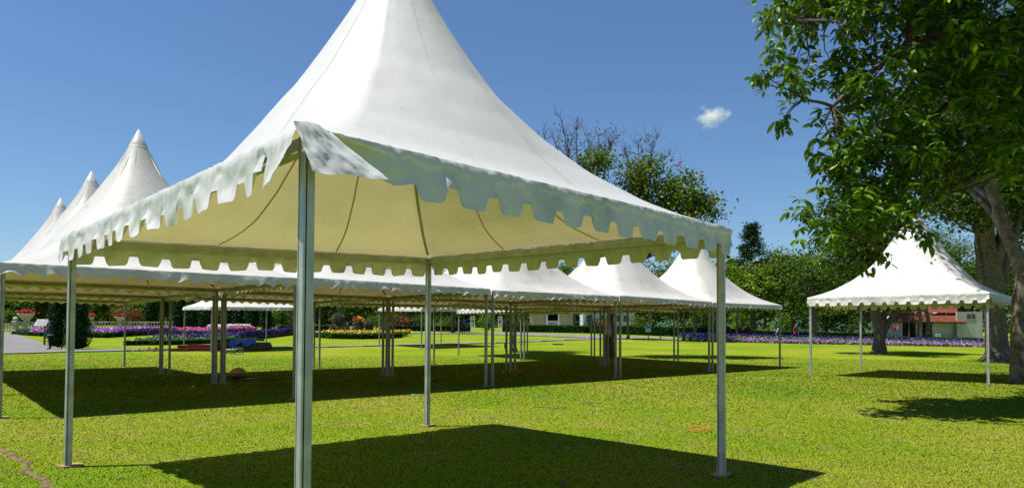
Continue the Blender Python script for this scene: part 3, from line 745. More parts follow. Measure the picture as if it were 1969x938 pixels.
q = [PW(*p)-np.array(tuple(b)) for p in ((1694, 650, d0), (1706, 625, d0), (1722, 598, d0), (1738, 570, d0), (1755, 530, d0))]
MB().tube(q, [.2, .2, .18, .17, .13], 8).build('limb', BARK, t_)

# ------------------------------------------------------------------ trees of the middle and the background
b = G(1172, 686); d0 = DEP(b)
def lo(px, py, hw, hh, k):
    q = PW(px, py, d0)-np.array(tuple(b)); return (q[0], q[1], q[2], hw/F*d0, hw/F*d0*.9, hh/F*d0, k)
t_ = tree('flowering_tree', 'lawn tree with bare dry twigs on top rising behind the foreground marquee', b, [(0, 0, -.1)]+WL(b, [(1173, 640, d0), (1174, 605, d0), (1172, 560, d0), (1175, 480, d0)]), .27,
     [lo(1150, 330, 38, 50, 30), lo(1235, 345, 45, 42, 46), lo(1300, 375, 55, 45, 60), lo(1355, 395, 28, 22, 22), lo(1195, 430, 80, 60, 70), lo(1290, 440, 75, 45, 60)], LF_T1, .19, BARK2, 210, 46, .40, .32)
bb_ = MB(); rgb = np.random.default_rng(5)
for (x0, y0, x1, y1) in [(1085, 320, 1062, 262), (1090, 310, 1078, 228), (1100, 330, 1100, 262), (1120, 320, 1108, 250), (1140, 300, 1150, 262), (1150, 300, 1185, 262), (1135, 310, 1128, 262), (1060, 300, 1046, 255), (1235, 330, 1262, 268), (1240, 330, 1285, 300), (1225, 330, 1228, 285), (1250, 330, 1248, 272), (1215, 320, 1205, 295), (1160, 320, 1172, 285), (1110, 340, 1090, 270)]:
    s0 = PW(x0, y0+25, d0)-np.array(tuple(b)); e0 = PW(x1, y1, d0)-np.array(tuple(b)); w_ = wob(s0, e0, 7, .05, rgb); bb_.tube(w_, np.linspace(.05, .012, 7), 5, cap=False)
    for _ in range(16):
        s2 = w_[rgb.integers(1, 7)]; e2 = s2+np.array([rgb.normal(0, .28), rgb.normal(0, .28), rgb.uniform(.15, .75)]); ww = wob(s2, e2, 4, .08, rgb); bb_.tube(ww, np.linspace(.016, .007, 4), 4, cap=False)
        for _m in range(3): s3 = ww[rgb.integers(1, 4)]; bb_.tube([s3, s3+rgb.normal(0, .13, 3)+np.array([0, 0, .16])], [.009, .005], 3, cap=False)
o = bb_.build('bare_branches', BARK2, t_); o['kind'] = 'stuff'
P_ = np.vstack([PW(rgb.uniform(x-26, x+26), rgb.uniform(y-40, y+30), d0)-np.array(tuple(b)) for x, y in [(1090, 285), (1105, 310), (1150, 285), (1245, 300), (1075, 300), (1180, 290)] for _ in range(70)])
leaves('dry_leaves', P_+rgb.normal(0, .25, P_.shape), .12, .3, LF_RD, t_, rgb, 'stuff')
for (x, y) in [(1308, 312), (1190, 330), (1332, 352), (1370, 372)]:
    c_ = PW(x, y, d0)-np.array(tuple(b)); leaves('blossom', c_+rgb.normal(0, 1, (40, 3))*np.array([.07, .07, .22]), .09, .4, FL_LI, t_, rgb, 'stuff')
b = G(990, 677)
tree('broadleaf_tree', 'small lawn tree whose slim trunk stands behind the slim poles', b, [(0, 0, -.1), (.05, 0, 2.0), (0, .1, 4.2)], .15, [(0, 0, 5.4, 2.0, 2.0, 1.4, 60)], LF_MD, .2, BARK, 211, 55, .35)
for (px, yb_, r_, yt, ybt, hw, lf, lb) in [(1106, 637, .22, 520, 602, 60, LF_MD, 'garden tree left of the small white house porch hedge'), (1207, 652, .13, 535, 600, 48, LF_MD, 'slim tree by the path left of the green roofed notice box'),
        (1315, 655, .12, 505, 600, 55, LF_YL, 'slim pale trunked tree right of the notice box'), (1334, 648, .26, 470, 600, 62, LF_MD, 'twin stemmed tree behind the slim pale tree'), (1377, 650, .15, 500, 590, 52, LF_YL, 'bright green tree behind the front row\'s last double pole'),
        (1565, 655, .25, 470, 600, 70, LF_DK, 'dark trunked tree behind the lone marquee\'s left pole'), (1606, 648, .12, 590, 622, 30, LF_MD, 'little tree on the far lawn between the lone marquee\'s left poles'),
        (1748, 652, .13, 560, 605, 40, LF_DK, 'thin leaning tree before the tiled roof house'), (1769, 655, .26, 500, 590, 60, LF_DK, 'dark upright trunk before the tiled house\'s doorway'), (1784, 655, .28, 520, 595, 60, LF_DK, 'dark upright trunk beside the litter bin'),
        (660, 637, .16, 556, 592, 62, LF_YL, 'flat topped tree behind the topiary bird'), (558, 641, .13, 560, 612, 46, LF_YL, 'yellowish tree at the end of the blue flower bed'), (872, 640, .2, 540, 605, 50, LF_MD, 'tree trunk left of the person in blue'), (1418, 652, .14, 520, 590, 46, LF_YL, 'bright leafed tree right of the copper shrubs')]:
    g_ = G(px, yb_); bg_tree(lb, px, DEP(g_), yt, ybt, hw, lf, int(px*7+3), 54, 46, .30 if DEP(g_) > 50 else .22, r0=r_, bark=BARK)
far = [(-30, 105, 540, 612, 60, LF_DK), (25, 120, 560, 610, 46, LF_MD), (75, 112, 548, 618, 40, LF_DK), (205, 125, 575, 612, 40, LF_DK), (262, 118, 570, 615, 36, LF_MD), (312, 125, 560, 615, 40, LF_DK), (420, 112, 555, 622, 48, LF_DK), (505, 108, 550, 622, 46, LF_DK), (590, 112, 550, 625, 50, LF_DK),
       (700, 115, 545, 622, 60, LF_DK), (790, 112, 550, 622, 52, LF_MD), (850, 118, 540, 620, 50, LF_DK), (935, 112, 540, 618, 48, LF_MD), (1010, 122, 545, 600, 50, LF_DK), (1085, 125, 500, 590, 60, LF_MD), (1160, 128, 500, 585, 60, LF_DK), (1240, 112, 500, 625, 64, LF_DK), (1310, 118, 490, 628, 60, LF_DK), (1385, 100, 500, 630, 58, LF_YL),
       (1470, 92, 500, 628, 55, LF_MD), (1525, 88, 468, 628, 62, LF_MD), (1590, 95, 455, 628, 66, LF_DK), (1660, 104, 440, 622, 70, LF_DK), (1740, 128, 430, 575, 70, LF_DK), (1830, 135, 420, 560, 76, LF_MD), (1930, 112, 430, 628, 60, LF_DK), (2010, 104, 400, 630, 76, LF_DK), (1450, 78, 520, 590, 40, LF_YL)]
WORD = {id(LF_DK): 'dark green', id(LF_MD): 'mid green', id(LF_YL): 'yellow green'}
WHERE = ['at the left picture edge behind the balustrade', 'behind the stone pier', 'behind the largest flower urn', 'behind the long balustrade\'s left half', 'behind the bronze shrub', 'behind the long balustrade\'s right end', 'behind the fourth clipped cypress', 'behind the last clipped cypress', 'behind the near pole, left of the topiary bird',
         'behind the topiary bird\'s humps', 'behind the far marquee\'s right side', 'behind the person in blue', 'between the two white trellises', 'behind the cream house wall', 'behind the porch house roof', 'behind the pale blue house', 'behind the notice box', 'behind the slim pale trunked tree', 'behind the copper shrubs',
         'below the tall conifer', 'behind the person in maroon', 'behind the lone marquee\'s left pole', 'behind the slanting limb tree', 'behind the tiled house\'s left end', 'behind the tiled house\'s gable', 'behind the very thick grey trunk', 'at the right picture edge behind the crooked trunk', 'right of the last front row pole']
for k, (px, dp, yt, yb_, hw, lf) in enumerate(far):
    bg_tree('%s tree standing %s' % (WORD[id(lf)], WHERE[k]), px, dp, yt, yb_, hw, lf, 900+k, 70, 84, .36, group='trees of the wood round the park', r0=.25)
# shrubs below the crowns
def shrub(label, px, dep, yt, hw, leaf, seed, n=900, ls=.22, name='shrub', group=None, flat=.4):
    rg = np.random.default_rng(seed); b = AT(px, dep); t = thing(name, label, 'shrub', b, 0, group)
    h = ZOF(px, yt, dep)-b.z; w = hw/F*dep
    C = clumps((0, 0, h*.5), w*.7, w*.6, h*.4, 14, rg, .6); P = (C[:, None]+rg.normal(0, min(w, h)*.2, (14, n//14, 3))).reshape(-1, 3); P[:, 2] = np.abs(P[:, 2])
    leaves('foliage', P, ls, .36, leaf, t, rg, 'stuff', flat=flat)
    MB().tube([(0, 0, -.05), (0, 0, h*.5)], [.05, .03], 6).build('stem', BARK2, t); return t
for k, (px, dp, yt, hw, lf, lb) in enumerate([(236, 95, 588, 30, LF_RD, 'bronze leaved shrub behind the balustrade urns'), (15, 90, 592, 20, LF_MD, 'green shrub behind the left balustrade'), (262, 100, 590, 16, LF_OR, 'copper shrub beside the clipped cypress'),
     (520, 90, 598, 26, LF_DK, 'dark bush behind the blue salvia bed'), (575, 88, 600, 24, LF_DK, 'dark bush left of the topiary bird'), (770, 86, 606, 30, LF_RD, 'bronze shrub right of the far marquee pole'), (725, 88, 604, 24, LF_MD, 'green shrub behind the topiary tail'), (815, 88, 604, 30, LF_DK, 'leafy shrub behind the middle hedge'),
     (860, 88, 606, 26, LF_MD, 'light shrub left of the white trellis'), (940, 92, 606, 24, LF_YL, 'bright shrub between the white trellises'), (1000, 90, 610, 26, LF_MD, 'flowering shrub before the cream house wall'), (1140, 90, 612, 28, LF_SL, 'pale shrub between the two white houses'), (1225, 84, 610, 30, LF_MD, 'shrub left of the notice box'),
     (1285, 82, 616, 34, LF_SL, 'pale grey green shrub right of the notice box'), (1325, 80, 618, 26, LF_MD, 'green shrub by the twin stemmed tree'), (1360, 74, 600, 26, LF_MD, 'tall rounded shrub before the copper shrubs'), (1478, 76, 627, 22, LF_YL, 'low dome clipped bush above the right hedge'), (1425, 80, 594, 24, LF_YL, 'yellow green bush beside the last front row pole'), (1505, 84, 600, 26, LF_MD, 'leafy bush right of the last front row pole'), (1640, 90, 600, 30, LF_DK, 'dark bush behind the lone marquee'), (1560, 92, 596, 36, LF_DK, 'broad dark bush at the edge of the wood'), (1955, 90, 590, 40, LF_DK, 'dark bush at the right picture edge')]):
    shrub(lb, px, dp, yt, hw, lf, 1200+k)
for k, (px, hw) in enumerate([(1385, 9), (1400, 8), (1437, 11), (1420, 8)]):
    cypress('copper red conical shrub, number %s from left' % ['one', 'two', 'four', 'three'][k], AT(px, 70), (636-614)/F*70, hw/F*70, 1300+k, LF_OR, 500, .16, 'copper red cone shrubs', .1, 'cone_shrub', 'shrub')
# tall conifer
def conifer(label, px, dep, ytop, seed, hw):
    rg = np.random.default_rng(seed); b = AT(px, dep); t = thing('conifer_tree', label, 'tree', b); h = ZOF(px, ytop, dep)-b.z; w = hw/F*dep
    mb = MB(); mb.tube([(0, 0, -.1), (.1, 0, h*.5), (0, 0, h)], [.35, .2, .03], 8); P = []
    for z in np.arange(.30, 1, .055):
        for k in range(8):
            a = rg.uniform(0, 6.28); L = w*float(np.clip((1-z)*1.9, .10, 1))*rg.uniform(.5, 1.15)+.3; e = np.array([math.cos(a)*L, math.sin(a)*L, z*h+L*rg.uniform(.05, .5)+rg.normal(0, .3)]); s = np.array([0, 0, z*h]); q = wob(s, e, 5, .05, rg); mb.tube(q, np.linspace(.06, .015, 5), 4, cap=False)
            u = rg.uniform(.45, 1.05, 100)[:, None]; P.append(s+(e-s)*u+rg.normal(0, .38, (100, 3))*np.array([1, 1, .6]))
    mb.build('trunk', BARK2, t); leaves('crown', np.vstack(P), .42, .16, LF_CY, t, rg, 'stuff', droop=-.3, flat=.4)
conifer('tall dark conifer above the trees right of the foreground marquee', 1446, 108, 430, 61, 44)
# ------------------------------------------------------------------ belt of wood far behind, and the hills
rgw = np.random.default_rng(12)
n = 60000; a_ = rgw.uniform(-.86, .86, n); d_ = rgw.uniform(138, 168, n)
x_ = CAM[0]+CXH[0]*d_+RXH[0]*d_*a_; y_ = CAM[1]+CXH[1]*d_+RXH[1]*d_*a_
ht = 7.2+1.6*np.sin(a_*23)+1.3*np.sin(a_*61+2)+.9*np.sin(a_*117+1)+np.interp(a_, [-.8, .1, .3, .42, .8], [0, 1.5, 5.0, 8.5, 9.5])
z_ = terr(x_, y_)+ht*rgw.random(n)**.55
V, T = leaf_arrays(np.stack([x_, y_, z_], -1), 1.0, .42, rgw, flat=.4)
o = link_mesh('far_wood', np_mesh('far_wood', V, T), LF_DK); tag(o, 'dense dark wood closing the park behind the gardens', 'wood', kind='stuff')
HILL = mat('wooded_hill', (.035, .075, .05), (.05, .09, .05), scale=.004, rough=1, spec=0)
V = []; ff = []; NH = 90
for j in range(8):
    for i in range(NH):
        a = -1.0+2.0*i/(NH-1); d = 2600+j*170; P = AT(W/2+F*a, d)
        r = math.sin(math.pi*j/7); hh = r*(165+60*noise.noise((a*3.1, 1.7, 0))+40*noise.noise((a*9, 4.2, j*.4)))*(1.0 if a < .2 else max(.35, 1-(a-.2)*1.2))
        V.append((P.x, P.y, P.z-6+hh))
for j in range(7):
    for i in range(NH-1): ff.append((j*NH+i, j*NH+i+1, (j+1)*NH+i+1, (j+1)*NH+i))
tag(MB().add(V, ff, 0, True).build('hills', HILL), 'distant wooded hills', 'hill', kind='structure')

# ------------------------------------------------------------------ clipped cypresses
cypress('clipped cypress right behind the man in the dark jacket', AT(113, 43), 4.0, .60, 301, n=3200, ls=.12)
cypress('clipped cypress with a rounded top beside the path', AT(150, 40.5), 3.05, .62, 302, n=3200, ls=.12, top=.35)
for k, (px, hw) in enumerate([(291, 13), (345, 15), (371, 11), (396, 15), (438, 12), (459, 13), (484, 14), (512, 12)]):
    cypress('dark clipped cypress behind the flower beds, %s from the left of the row' % ['first', 'second', 'third', 'fourth', 'fifth', 'sixth', 'seventh', 'eighth'][k], AT(px, 86), 4.4+.3*math.sin(k*2), hw/F*86, 310+k, n=1500, ls=.2, group='row of clipped cypresses', top=.3)

# ------------------------------------------------------------------ hedges
hedge('low clipped hedge between the blue flower bed and the topiary bird', [AT(535, 84), AT(640, 85)], .9, .62, 401, dens=60, ls=.16)
hedge('long clipped hedge right of the topiary bird as far as the trellis', [AT(738, 85), AT(905, 84)], .9, .68, 402, dens=60, ls=.16)
hedge('clipped hedge before the cream house and its porch', [AT(968, 84), AT(1060, 82), AT(1130, 80)], 1.0, .85, 403, dens=60, ls=.16)
hedge('hedge running behind the notice box to the copper shrubs', [AT(1135, 80), AT(1260, 74), AT(1330, 72), AT(1420, 72)], 1.0, .95, 404, dens=60, ls=.16)
hedge('dark hedge behind the right flower bed', [AT(1424, 73), AT(1520, 74), AT(1680, 78)], 1.0, .85, 405, dens=60, ls=.16)
hedge('bright hedge before the tiled house', [AT(1793, 76), AT(1886, 76)], .9, .55, 406, LF_MD, dens=70, ls=.16)
hedge('low hedge beside the hanging baskets', [AT(1703, 78), AT(1742, 78)], .9, .5, 407, LF_MD, dens=70, ls=.16)

# ------------------------------------------------------------------ flower beds
def bed(label, loc): return thing('flower_bed', label, 'flower bed', loc)
rgb2 = np.random.default_rng(51)
# long bed at right
fr = poly_pts([(1338, 656.8), (1440, 658.8), (1530, 660.8), (1660, 663.2), (1780, 665.6), (1900, 667.6), (1990, 669)])
def back_off(P, w): return [p+Vector((CXH[0]*w, CXH[1]*w, 0)) for p in P]
def lift(P): return [Vector((p.x, p.y, float(terr(p.x, p.y)))) for p in P]
mid1, mid2, bk = lift(back_off(fr, 1.5)), lift(back_off(fr, 3.2)), lift(back_off(fr, 6.5))
t = bed('long flower bed at right, lilac in front and violet behind', fr[0])
band('leaves', fr, bk, .02, .30, 9000, .22, LF_SL, t, rgb2); band('lilac_flowers', fr, mid1, .12, .36, 3600, .15, FL_LI, t, rgb2, asp=.5)
band('sage_leaves', mid1, mid2, .1, .50, 5200, .2, LF_SL, t, rgb2, flat=.25); band('violet_spikes', mid2, bk, .30, .66, 3800, .16, FL_VI, t, rgb2, asp=.25, flat=.15, droop=-.9)
# blue salvia bed in the left garden
fr = poly_pts([(238, 664), (330, 663), (428, 659.5), (500, 651), (555, 644.2)])
m1, m2, bk = lift(back_off(fr, 1.1)), lift(back_off(fr, 2.4)), lift(back_off(fr, 5.2))
t = bed('blue salvia bed with a clipped box edge in the left garden', fr[0])
hedge('', fr, .55, .30, 421, dens=150, ls=.12, parent=t, step=.8)
band('sage_leaves', m1, m2, .05, .42, 3400, .2, LF_SL, t, rgb2, flat=.25); band('leaves', m2, bk, .02, .3, 2500, .22, LF_MD, t, rgb2)
band('violet_spikes', m2, bk, .28, .78, 7000, .16, FL_VI, t, rgb2, asp=.25, flat=.15, droop=-.9)
fr = poly_pts([(246, 640.5), (330, 641.2), (400, 641), (462, 638.2)]); bk = lift(back_off(fr, 4.5))
t = bed('pink flower bed edged with box before the clipped cypresses', fr[0]); hedge('', fr, .5, .25, 422, dens=90, ls=.14, parent=t)
band('leaves', fr, bk, .02, .4, 2500, .2, LF_MD, t, rgb2); band('pink_flowers', fr, bk, .30, .58, 2600, .17, FL_PK, t, rgb2, asp=.5)
fr = poly_pts([(392, 639.4), (430, 638.8), (464, 637.6)]); bk = lift(back_off(fr, 3)); fr = lift(back_off(fr, .6))
t = bed('narrow strip of white flowers beside the pink bed', fr[0]); band('leaves', fr, bk, .02, .4, 500, .2, LF_MD, t, rgb2); band('white_flowers', fr, bk, .5, .85, 1200, .18, FL_WH, t, rgb2, asp=.5)
fr = poly_pts([(160, 648.5), (200, 649.5), (246, 646.5)]); bk = lift(back_off(fr, 9))
t = bed('lilac flower mound behind a curved box edge by the cypress', fr[0]); hedge('', fr, .7, .42, 423, dens=110, ls=.13, parent=t)
band('leaves', fr, bk, .02, .5, 3000, .2, LF_MD, t, rgb2); band('lilac_flowers', lift(back_off(fr, 1.2)), bk, .4, .75, 3600, .18, FL_LI, t, rgb2, asp=.5)
fr = poly_pts([(28, 642.5), (60, 645), (85, 646.5)]); bk = lift(back_off(fr, 7))
t = bed('small lilac flower strip along the left balustrade', fr[0]); hedge('', fr, .5, .3, 424, dens=110, ls=.13, parent=t); band('lilac_flowers', lift(back_off(fr, 2)), bk, .2, .6, 1500, .2, FL_LI, t, rgb2, asp=.5)
fr = poly_pts([(1600, 653), (1640, 653.4)]); bk = lift(back_off(fr, 3))
t = bed('little yellow and red flower patch on the far right lawn', fr[0]); band('yellow_flowers', fr, bk, .1, .4, 700, .2, FL_YE, t, rgb2, asp=.5); band('red_flowers', fr, bk, .05, .25, 300, .2, FL_RE, t, rgb2, asp=.5)
# topiary bed
fr = poly_pts([(612, 648.5), (640, 651), (690, 652), (735, 651), (768, 649)]); bk = lift(back_off(fr, 7)); m1 = lift(back_off(fr, 1.2))
t = bed('round bed of yellow flowers under the topiary bird', fr[0]); hedge('', fr, .7, .42, 425, dens=150, ls=.13, parent=t)
band('leaves', m1, bk, .1, .52, 3400, .2, LF_MD, t, rgb2); band('yellow_flowers', m1, bk, .4, .62, 1000, .16, FL_YE, t, rgb2, asp=.5); band('red_flowers', m1, bk, .3, .55, 350, .16, FL_RE, t, rgb2, asp=.5)
# topiary bird
dT = 66.0; b = AT(668, dT); t = thing('topiary_bird', 'clipped topiary bird with a ball head and humped back of mixed leaves', 'topiary', b)
def ball(px, py, rpx, ry=None, dy=0.):
    q = PW(px, py, dT+dy)-np.array(tuple(b)); return q, rpx/F*dT, (ry or rpx)/F*dT
def blob(nm, balls, leaf, n, ls=.13):
    P = []; mb = MB()
    for q, r, rz in balls:
        d = rgb2.normal(0, 1, (n, 3)); d /= np.linalg.norm(d, axis=1)[:, None]; P.append(q+d*np.array([r, r, rz])*(1+rgb2.normal(0, .04, (n, 1))))
        mb.lathe([(r*.93*math.sin(k_), q[2]-rz*.93*math.cos(k_)) for k_ in np.linspace(.15, math.pi-.15, 8)], 12, (q[0], q[1], 0))
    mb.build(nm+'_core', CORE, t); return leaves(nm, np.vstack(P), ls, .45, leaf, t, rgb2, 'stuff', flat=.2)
blob('head', [ball(650, 613, 11.5, 11)], LF_TP, 1300)
blob('breast', [ball(648, 632, 14, 13), ball(660, 634, 12, 10)], LF_TP, 1100)
blob('back', [ball(676, 640, 11, 8), ball(684, 636, 8, 10), ball(691, 628, 7.5, 13)], LF_TP, 800)
blob('rump', [ball(707, 624, 8.5, 8), ball(710, 634, 7, 12), ball(720, 641, 9, 6), ball(736, 636, 6, 9)], LF_TP, 700)
blob('beak', [ball(635.5, 614.5, 4, 3)], LF_SL, 260, .1)
q = PW(690, 614, dT)-np.array(tuple(b)); leaves('flower_tuft', q+rgb2.normal(0, 1, (160, 3))*np.array([.2, .2, .1]), .17, .5, FL_RE, t, rgb2, 'stuff'); leaves('flower_tuft', q+rgb2.normal(0, 1, (90, 3))*np.array([.2, .2, .12]), .17, .5, FL_YE, t, rgb2, 'stuff')

# ------------------------------------------------------------------ balustrades and urns
STONE = mat('pale_cast_stone', (.52, .47, .38), (.36, .33, .27), scale=2.5, rough=.85, bump=.3, bscale=20)
PLINTH = mat('grey_rendered_wall', (.25, .26, .28), (.19, .20, .21), scale=1.2, rough=.9)
bal = MB().lathe([(.085, 0), (.085, .05), (.05, .08), (.045, .12), (.085, .24), (.095, .30), (.06, .42), (.042, .50), (.05, .54), (.085, .56), (.085, .60)], 8).mesh('baluster'); bal.materials.append(STONE)
def balustrade(label, p0, p1, wall_h, sp=.34, ends=True):
    d = p1-p0; L = math.hypot(d.x, d.y); rz = math.atan2(d.y, d.x); t = thing('balustrade', label, 'balustrade', p0, rz)
    MB().box((L/2, 0, wall_h/2-.2), (L, .42, wall_h+.4)).build('plinth', PLINTH, t)
    MB().box((L/2, 0, wall_h+.04), (L, .34, .08)).build('base_rail', STONE, t)
    MB().box((L/2, 0, wall_h+.745), (L, .32, .11)).build('top_rail', STONE, t)
    n = int(L/sp)
    for i in range(n):
        if i % 9 == 4: MB().box(((i+.5)*sp, 0, wall_h+.385), (.26, .26, .608)).build('post', STONE, t)
        else: o = link_mesh('baluster', bal, None, t, ((i+.5)*sp, 0, wall_h+.085))
    return t
dB = 80.0
def pt(px, d): return AT(px, d)
balustrade('long stone balustrade right of the cypresses with two flower urns', pt(155, dB), pt(333, dB), .28)
balustrade('stone balustrade left of the man carrying the big red flower urn', pt(33, 71), pt(104, 74), .34)
balustrade('low stone balustrade at the left picture edge', pt(-40, 76), pt(23, 75), .05)
b = pt(30, 70.5); t = thing('gate_pier', 'stone pier with ball finial at the head of the path', 'pier', b, FACE)
MB().lathe([(.42, -.1), (.42, .12), (.36, .16), (.36, .22), (.30, .26), (.30, 1.02), (.40, 1.06), (.40, 1.16), (.2, 1.2)], 4, sq=True, sm=False).build('shaft', STONE, t)
MB().lathe([(.06, 1.2), (.10, 1.24), (.22, 1.32), (.25, 1.42), (.22, 1.53), (.12, 1.62), (.02, 1.65)], 12).build('ball_finial', STONE, t)
def urn(label, px, d, w, z0, ped):
    b = AT(px, d); t = thing('flower_urn', label, 'urn', (b.x, b.y, b.z+z0)); r = w/2; s = w
    MB().lathe([(r*.5, -.02), (r*.5, .05), (r*.34, .08), (r*.34, ped), (r*.45, ped+.05)], 4, sq=True, sm=False).build('pedestal', STONE, t)
    MB().lathe([(r*.40, ped+.05), (r*.55, ped+.10*s), (r*.78, ped+.24*s), (r*.92, ped+.36*s), (r*1.0, ped+.38*s), (r*1.02, ped+.43*s), (r*.95, ped+.45*s)], 20).build('bowl', STONE, t)
    leaves('leaves', rgb2.normal(0, 1, (200, 3))*np.array([r*.42, r*.42, .06*s])+np.array([0, 0, ped+.48*s]), .16, .45, LF_DK, t, rgb2, 'stuff')
    leaves('red_flowers', rgb2.normal(0, 1, (330, 3))*np.array([r*.40, r*.40, .08*s])+np.array([0, 0, ped+.56*s]), .17, .5, FL_RE, t, rgb2, 'stuff'); return t
urn('largest urn of red flowers above the left balustrade', 50, 73.0, 1.6, 0.0, 1.25)
urn('red flower urn nearest the cypress on the long balustrade', 171, 79.9, 1.2, 0.0, 1.08)
urn('red flower urn in the middle of the long balustrade', 231, 79.9, 1.25, 0.0, 1.08)

# ------------------------------------------------------------------ houses
WHITE = mat('white_render', (.46, .45, .41), (.36, .35, .31), scale=.8, rough=.9)
CREAM = mat('cream_render', (.48, .40, .27), (.40, .33, .22), scale=.8, rough=.9)
BLUEW = mat('pale_blue_render', (.50, .55, .60), (.42, .47, .52), scale=.8, rough=.9)
DARKIN = mat('dark_interior', (.015, .014, .013), rough=.9, spec=.1)  # near-black: shade painted into house openings, also real black fittings
GLASS = mat('dark_glass', (.02, .025, .03), rough=.08, spec=.6)
PAINTW = mat('white_paint', (.75, .75, .73), rough=.6)
TILE = mat('clay_tile', (.26, .075, .034), (.12, .036, .020), scale=2.6, rough=.85, det=8, contrast=(.3, .7))
WOODD = mat('dark_timber', (.05, .035, .022), (.035, .024, .015), scale=6, rough=.8)
def tiled_slope(nm, parent, x0, x1, y0, z0, y1, z1, xo0=0., xo1=0., sp=.26, rows=9):
    """pantile slope from eave (y0, z0) to ridge (y1, z1): barrel rolls across, stepped courses up"""
    nx = int((x1-x0)/sp)*4; V = []; ff = []; th = math.atan2(z1-z0, y1-y0); L = math.hypot(y1-y0, z1-z0)
    for r in range(rows):
        for e in (0, 1):
            f = (r+e)/rows; lift = .0 if e else .045
            for i in range(nx+1):
                u = i/nx; x = (x0+xo0*f)*(1-u)+(x1+xo1*f)*u; w = .05*abs(math.sin(math.pi*i/4)); h = w+lift
                V.append((x, y0+(y1-y0)*f-math.sin(th)*h, z0+(z1-z0)*f+math.cos(th)*h))
    for r in range(rows*2-1):
        for i in range(nx): ff.append((r*(nx+1)+i, r*(nx+1)+i+1, (r+1)*(nx+1)+i+1, (r+1)*(nx+1)+i))
    return MB().add(V, ff).build(nm, TILE, parent)
# tiled house at right; local x = picture right, y = away
dH = 100.0; b = AT(1800, dH); s = dH/F
t = thing('tiled_house', 'white house with terracotta tile roof seen under the lone marquee', 'house', b, FACE)
X = lambda px: (px-1800)*s
ZH = lambda py: ZOF(1800, py, dH)-b.z
zE = ZH(617)
MB().box(((X(1698)+X(1757))/2, 3, zE/2), (X(1757)-X(1698), .3, zE)).build('wall', WHITE, t)
MB().box(((X(1816)+X(1858))/2, 3, zE/2), (X(1858)-X(1816), .3, zE)).build('wall', WHITE, t)
MB().box(((X(1858)+X(1908))/2, 2.2, ZH(598)/2), (X(1908)-X(1858), .3, ZH(598))).build('gable_wall', WHITE, t)
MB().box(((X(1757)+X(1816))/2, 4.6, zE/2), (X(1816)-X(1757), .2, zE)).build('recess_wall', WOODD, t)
for px in (1767, 1783, 1806): MB().box((X(px), 4.45, zE*.42), (.75, .1, zE*.84)).build('opening_shade', DARKIN, t)  # dark slabs stand for the unlit inside of the door openings
MB().box((X(1787), 3.2, zE/2), (.2, .2, zE)).build('porch_post', WHITE, t)
for px in (1881, 1890): 
    w_ = MB().box((X(px), 2.04, ZH(607)), (.55, .04, .75)).build('window', GLASS, t); MB().box((X(px), 2.03, ZH(607)-.40), (.62, .06, .05)).build('sill', WHITE, w_)
tiled_slope('lower_roof', t, X(1690), X(1874), 1.6, ZH(618)-.05, 4.2, ZH(602), 0, X(1880)-X(1874))
tiled_slope('upper_roof', t, X(1818), X(1872), 3.6, ZH(600), 6.6, ZH(572), X(1795)-X(1818), X(1900)-X(1872), rows=12)
tiled_slope('middle_roof', t, X(1740), X(1822), 3.9, ZH(601), 5.2, ZH(596), rows=4)
MB().box((X(1782), 1.62, ZH(618)-.12), (X(1874)-X(1690), .06, .16)).build('fascia', WOODD, t)
for px in range(1700, 1874, 12): MB().box((X(px), 1.9, ZH(618)-.16), (.08, .5, .1)).build('rafter_end', WOODD, t)
MB().box((X(1813), 5.0, ZH(588)), (.18, 3.2, .08), M=Matrix.Rotation(.0, 3, 'Z') @ Matrix.Rotation(math.radians(48), 3, 'X') @ Matrix.Rotation(.35, 3, 'Z')).build('ridge_flashing', PAINTW, t)
MB().box((X(1835), 7, zE/2+.2), (X(1900)-X(1770), 4, zE+.4)).build('house_body', WHITE, t)
# white house with porch, and its neighbour
dP = 98.0; b = AT(1060, dP); s = dP/F; X = lambda px: (px-1060)*s; ZP = lambda py: ZOF(1060, py, dP)-b.z
t = thing('porch_house', 'cream house with a white railed porch behind the hedge', 'house', b, FACE)
zt = ZP(590); MB().box((X(1035), 1.4, zt/2), (X(1051)-X(1019), .3, zt)).build('wall', CREAM, t); MB().box((X(1092), 1.4, zt/2), (X(1110)-X(1077), .3, zt)).build('wall', CREAM, t)
MB().box((X(1064), 3.2, zt/2), (X(1080)-X(1048), .2, zt)).build('porch_shade_wall', DARKIN, t)  # shade inside the porch is put into this wall's colour
for px in (1052.5, 1075.5): MB().box((X(px), 1.2, zt/2), (.22, .22, zt)).build('porch_post', PAINTW, t)
z0, z1 = ZP(627), ZP(617); MB().box((X(1064), 1.2, z1), (X(1075)-X(1053), .09, .09)).build('railing', PAINTW, t); MB().box((X(1064), 1.2, z0+.08), (X(1075)-X(1053), .09, .07)).build('railing', PAINTW, t)
for k in range(9): MB().box((X(1055+k*2.3), 1.2, (z0+z1)/2), (.06, .05, z1-z0-.05)).build('spindle', PAINTW, t)
MB().box((X(1064), 1.2, .22), (X(1077)-X(1051), 1.8, .5)).build('porch_floor', PAINTW, t)
tiled_slope('roof', t, X(1010), X(1118), .6, zt-.05, 4.8, zt+2.0, 1.5, -1.5, rows=10)
dQ = 104.0; b = AT(1172, dQ); s = dQ/F; X = lambda px: (px-1172)*s; ZQ = lambda py: ZOF(1172, py, dQ)-b.z
t = thing('pale_house', 'pale blue white house partly hidden by the shady lawn tree', 'house', b, FACE)
zt = ZQ(588); MB().box((X(1172), 3, zt/2), (X(1222)-X(1122), 5, zt)).build('wall', BLUEW, t)
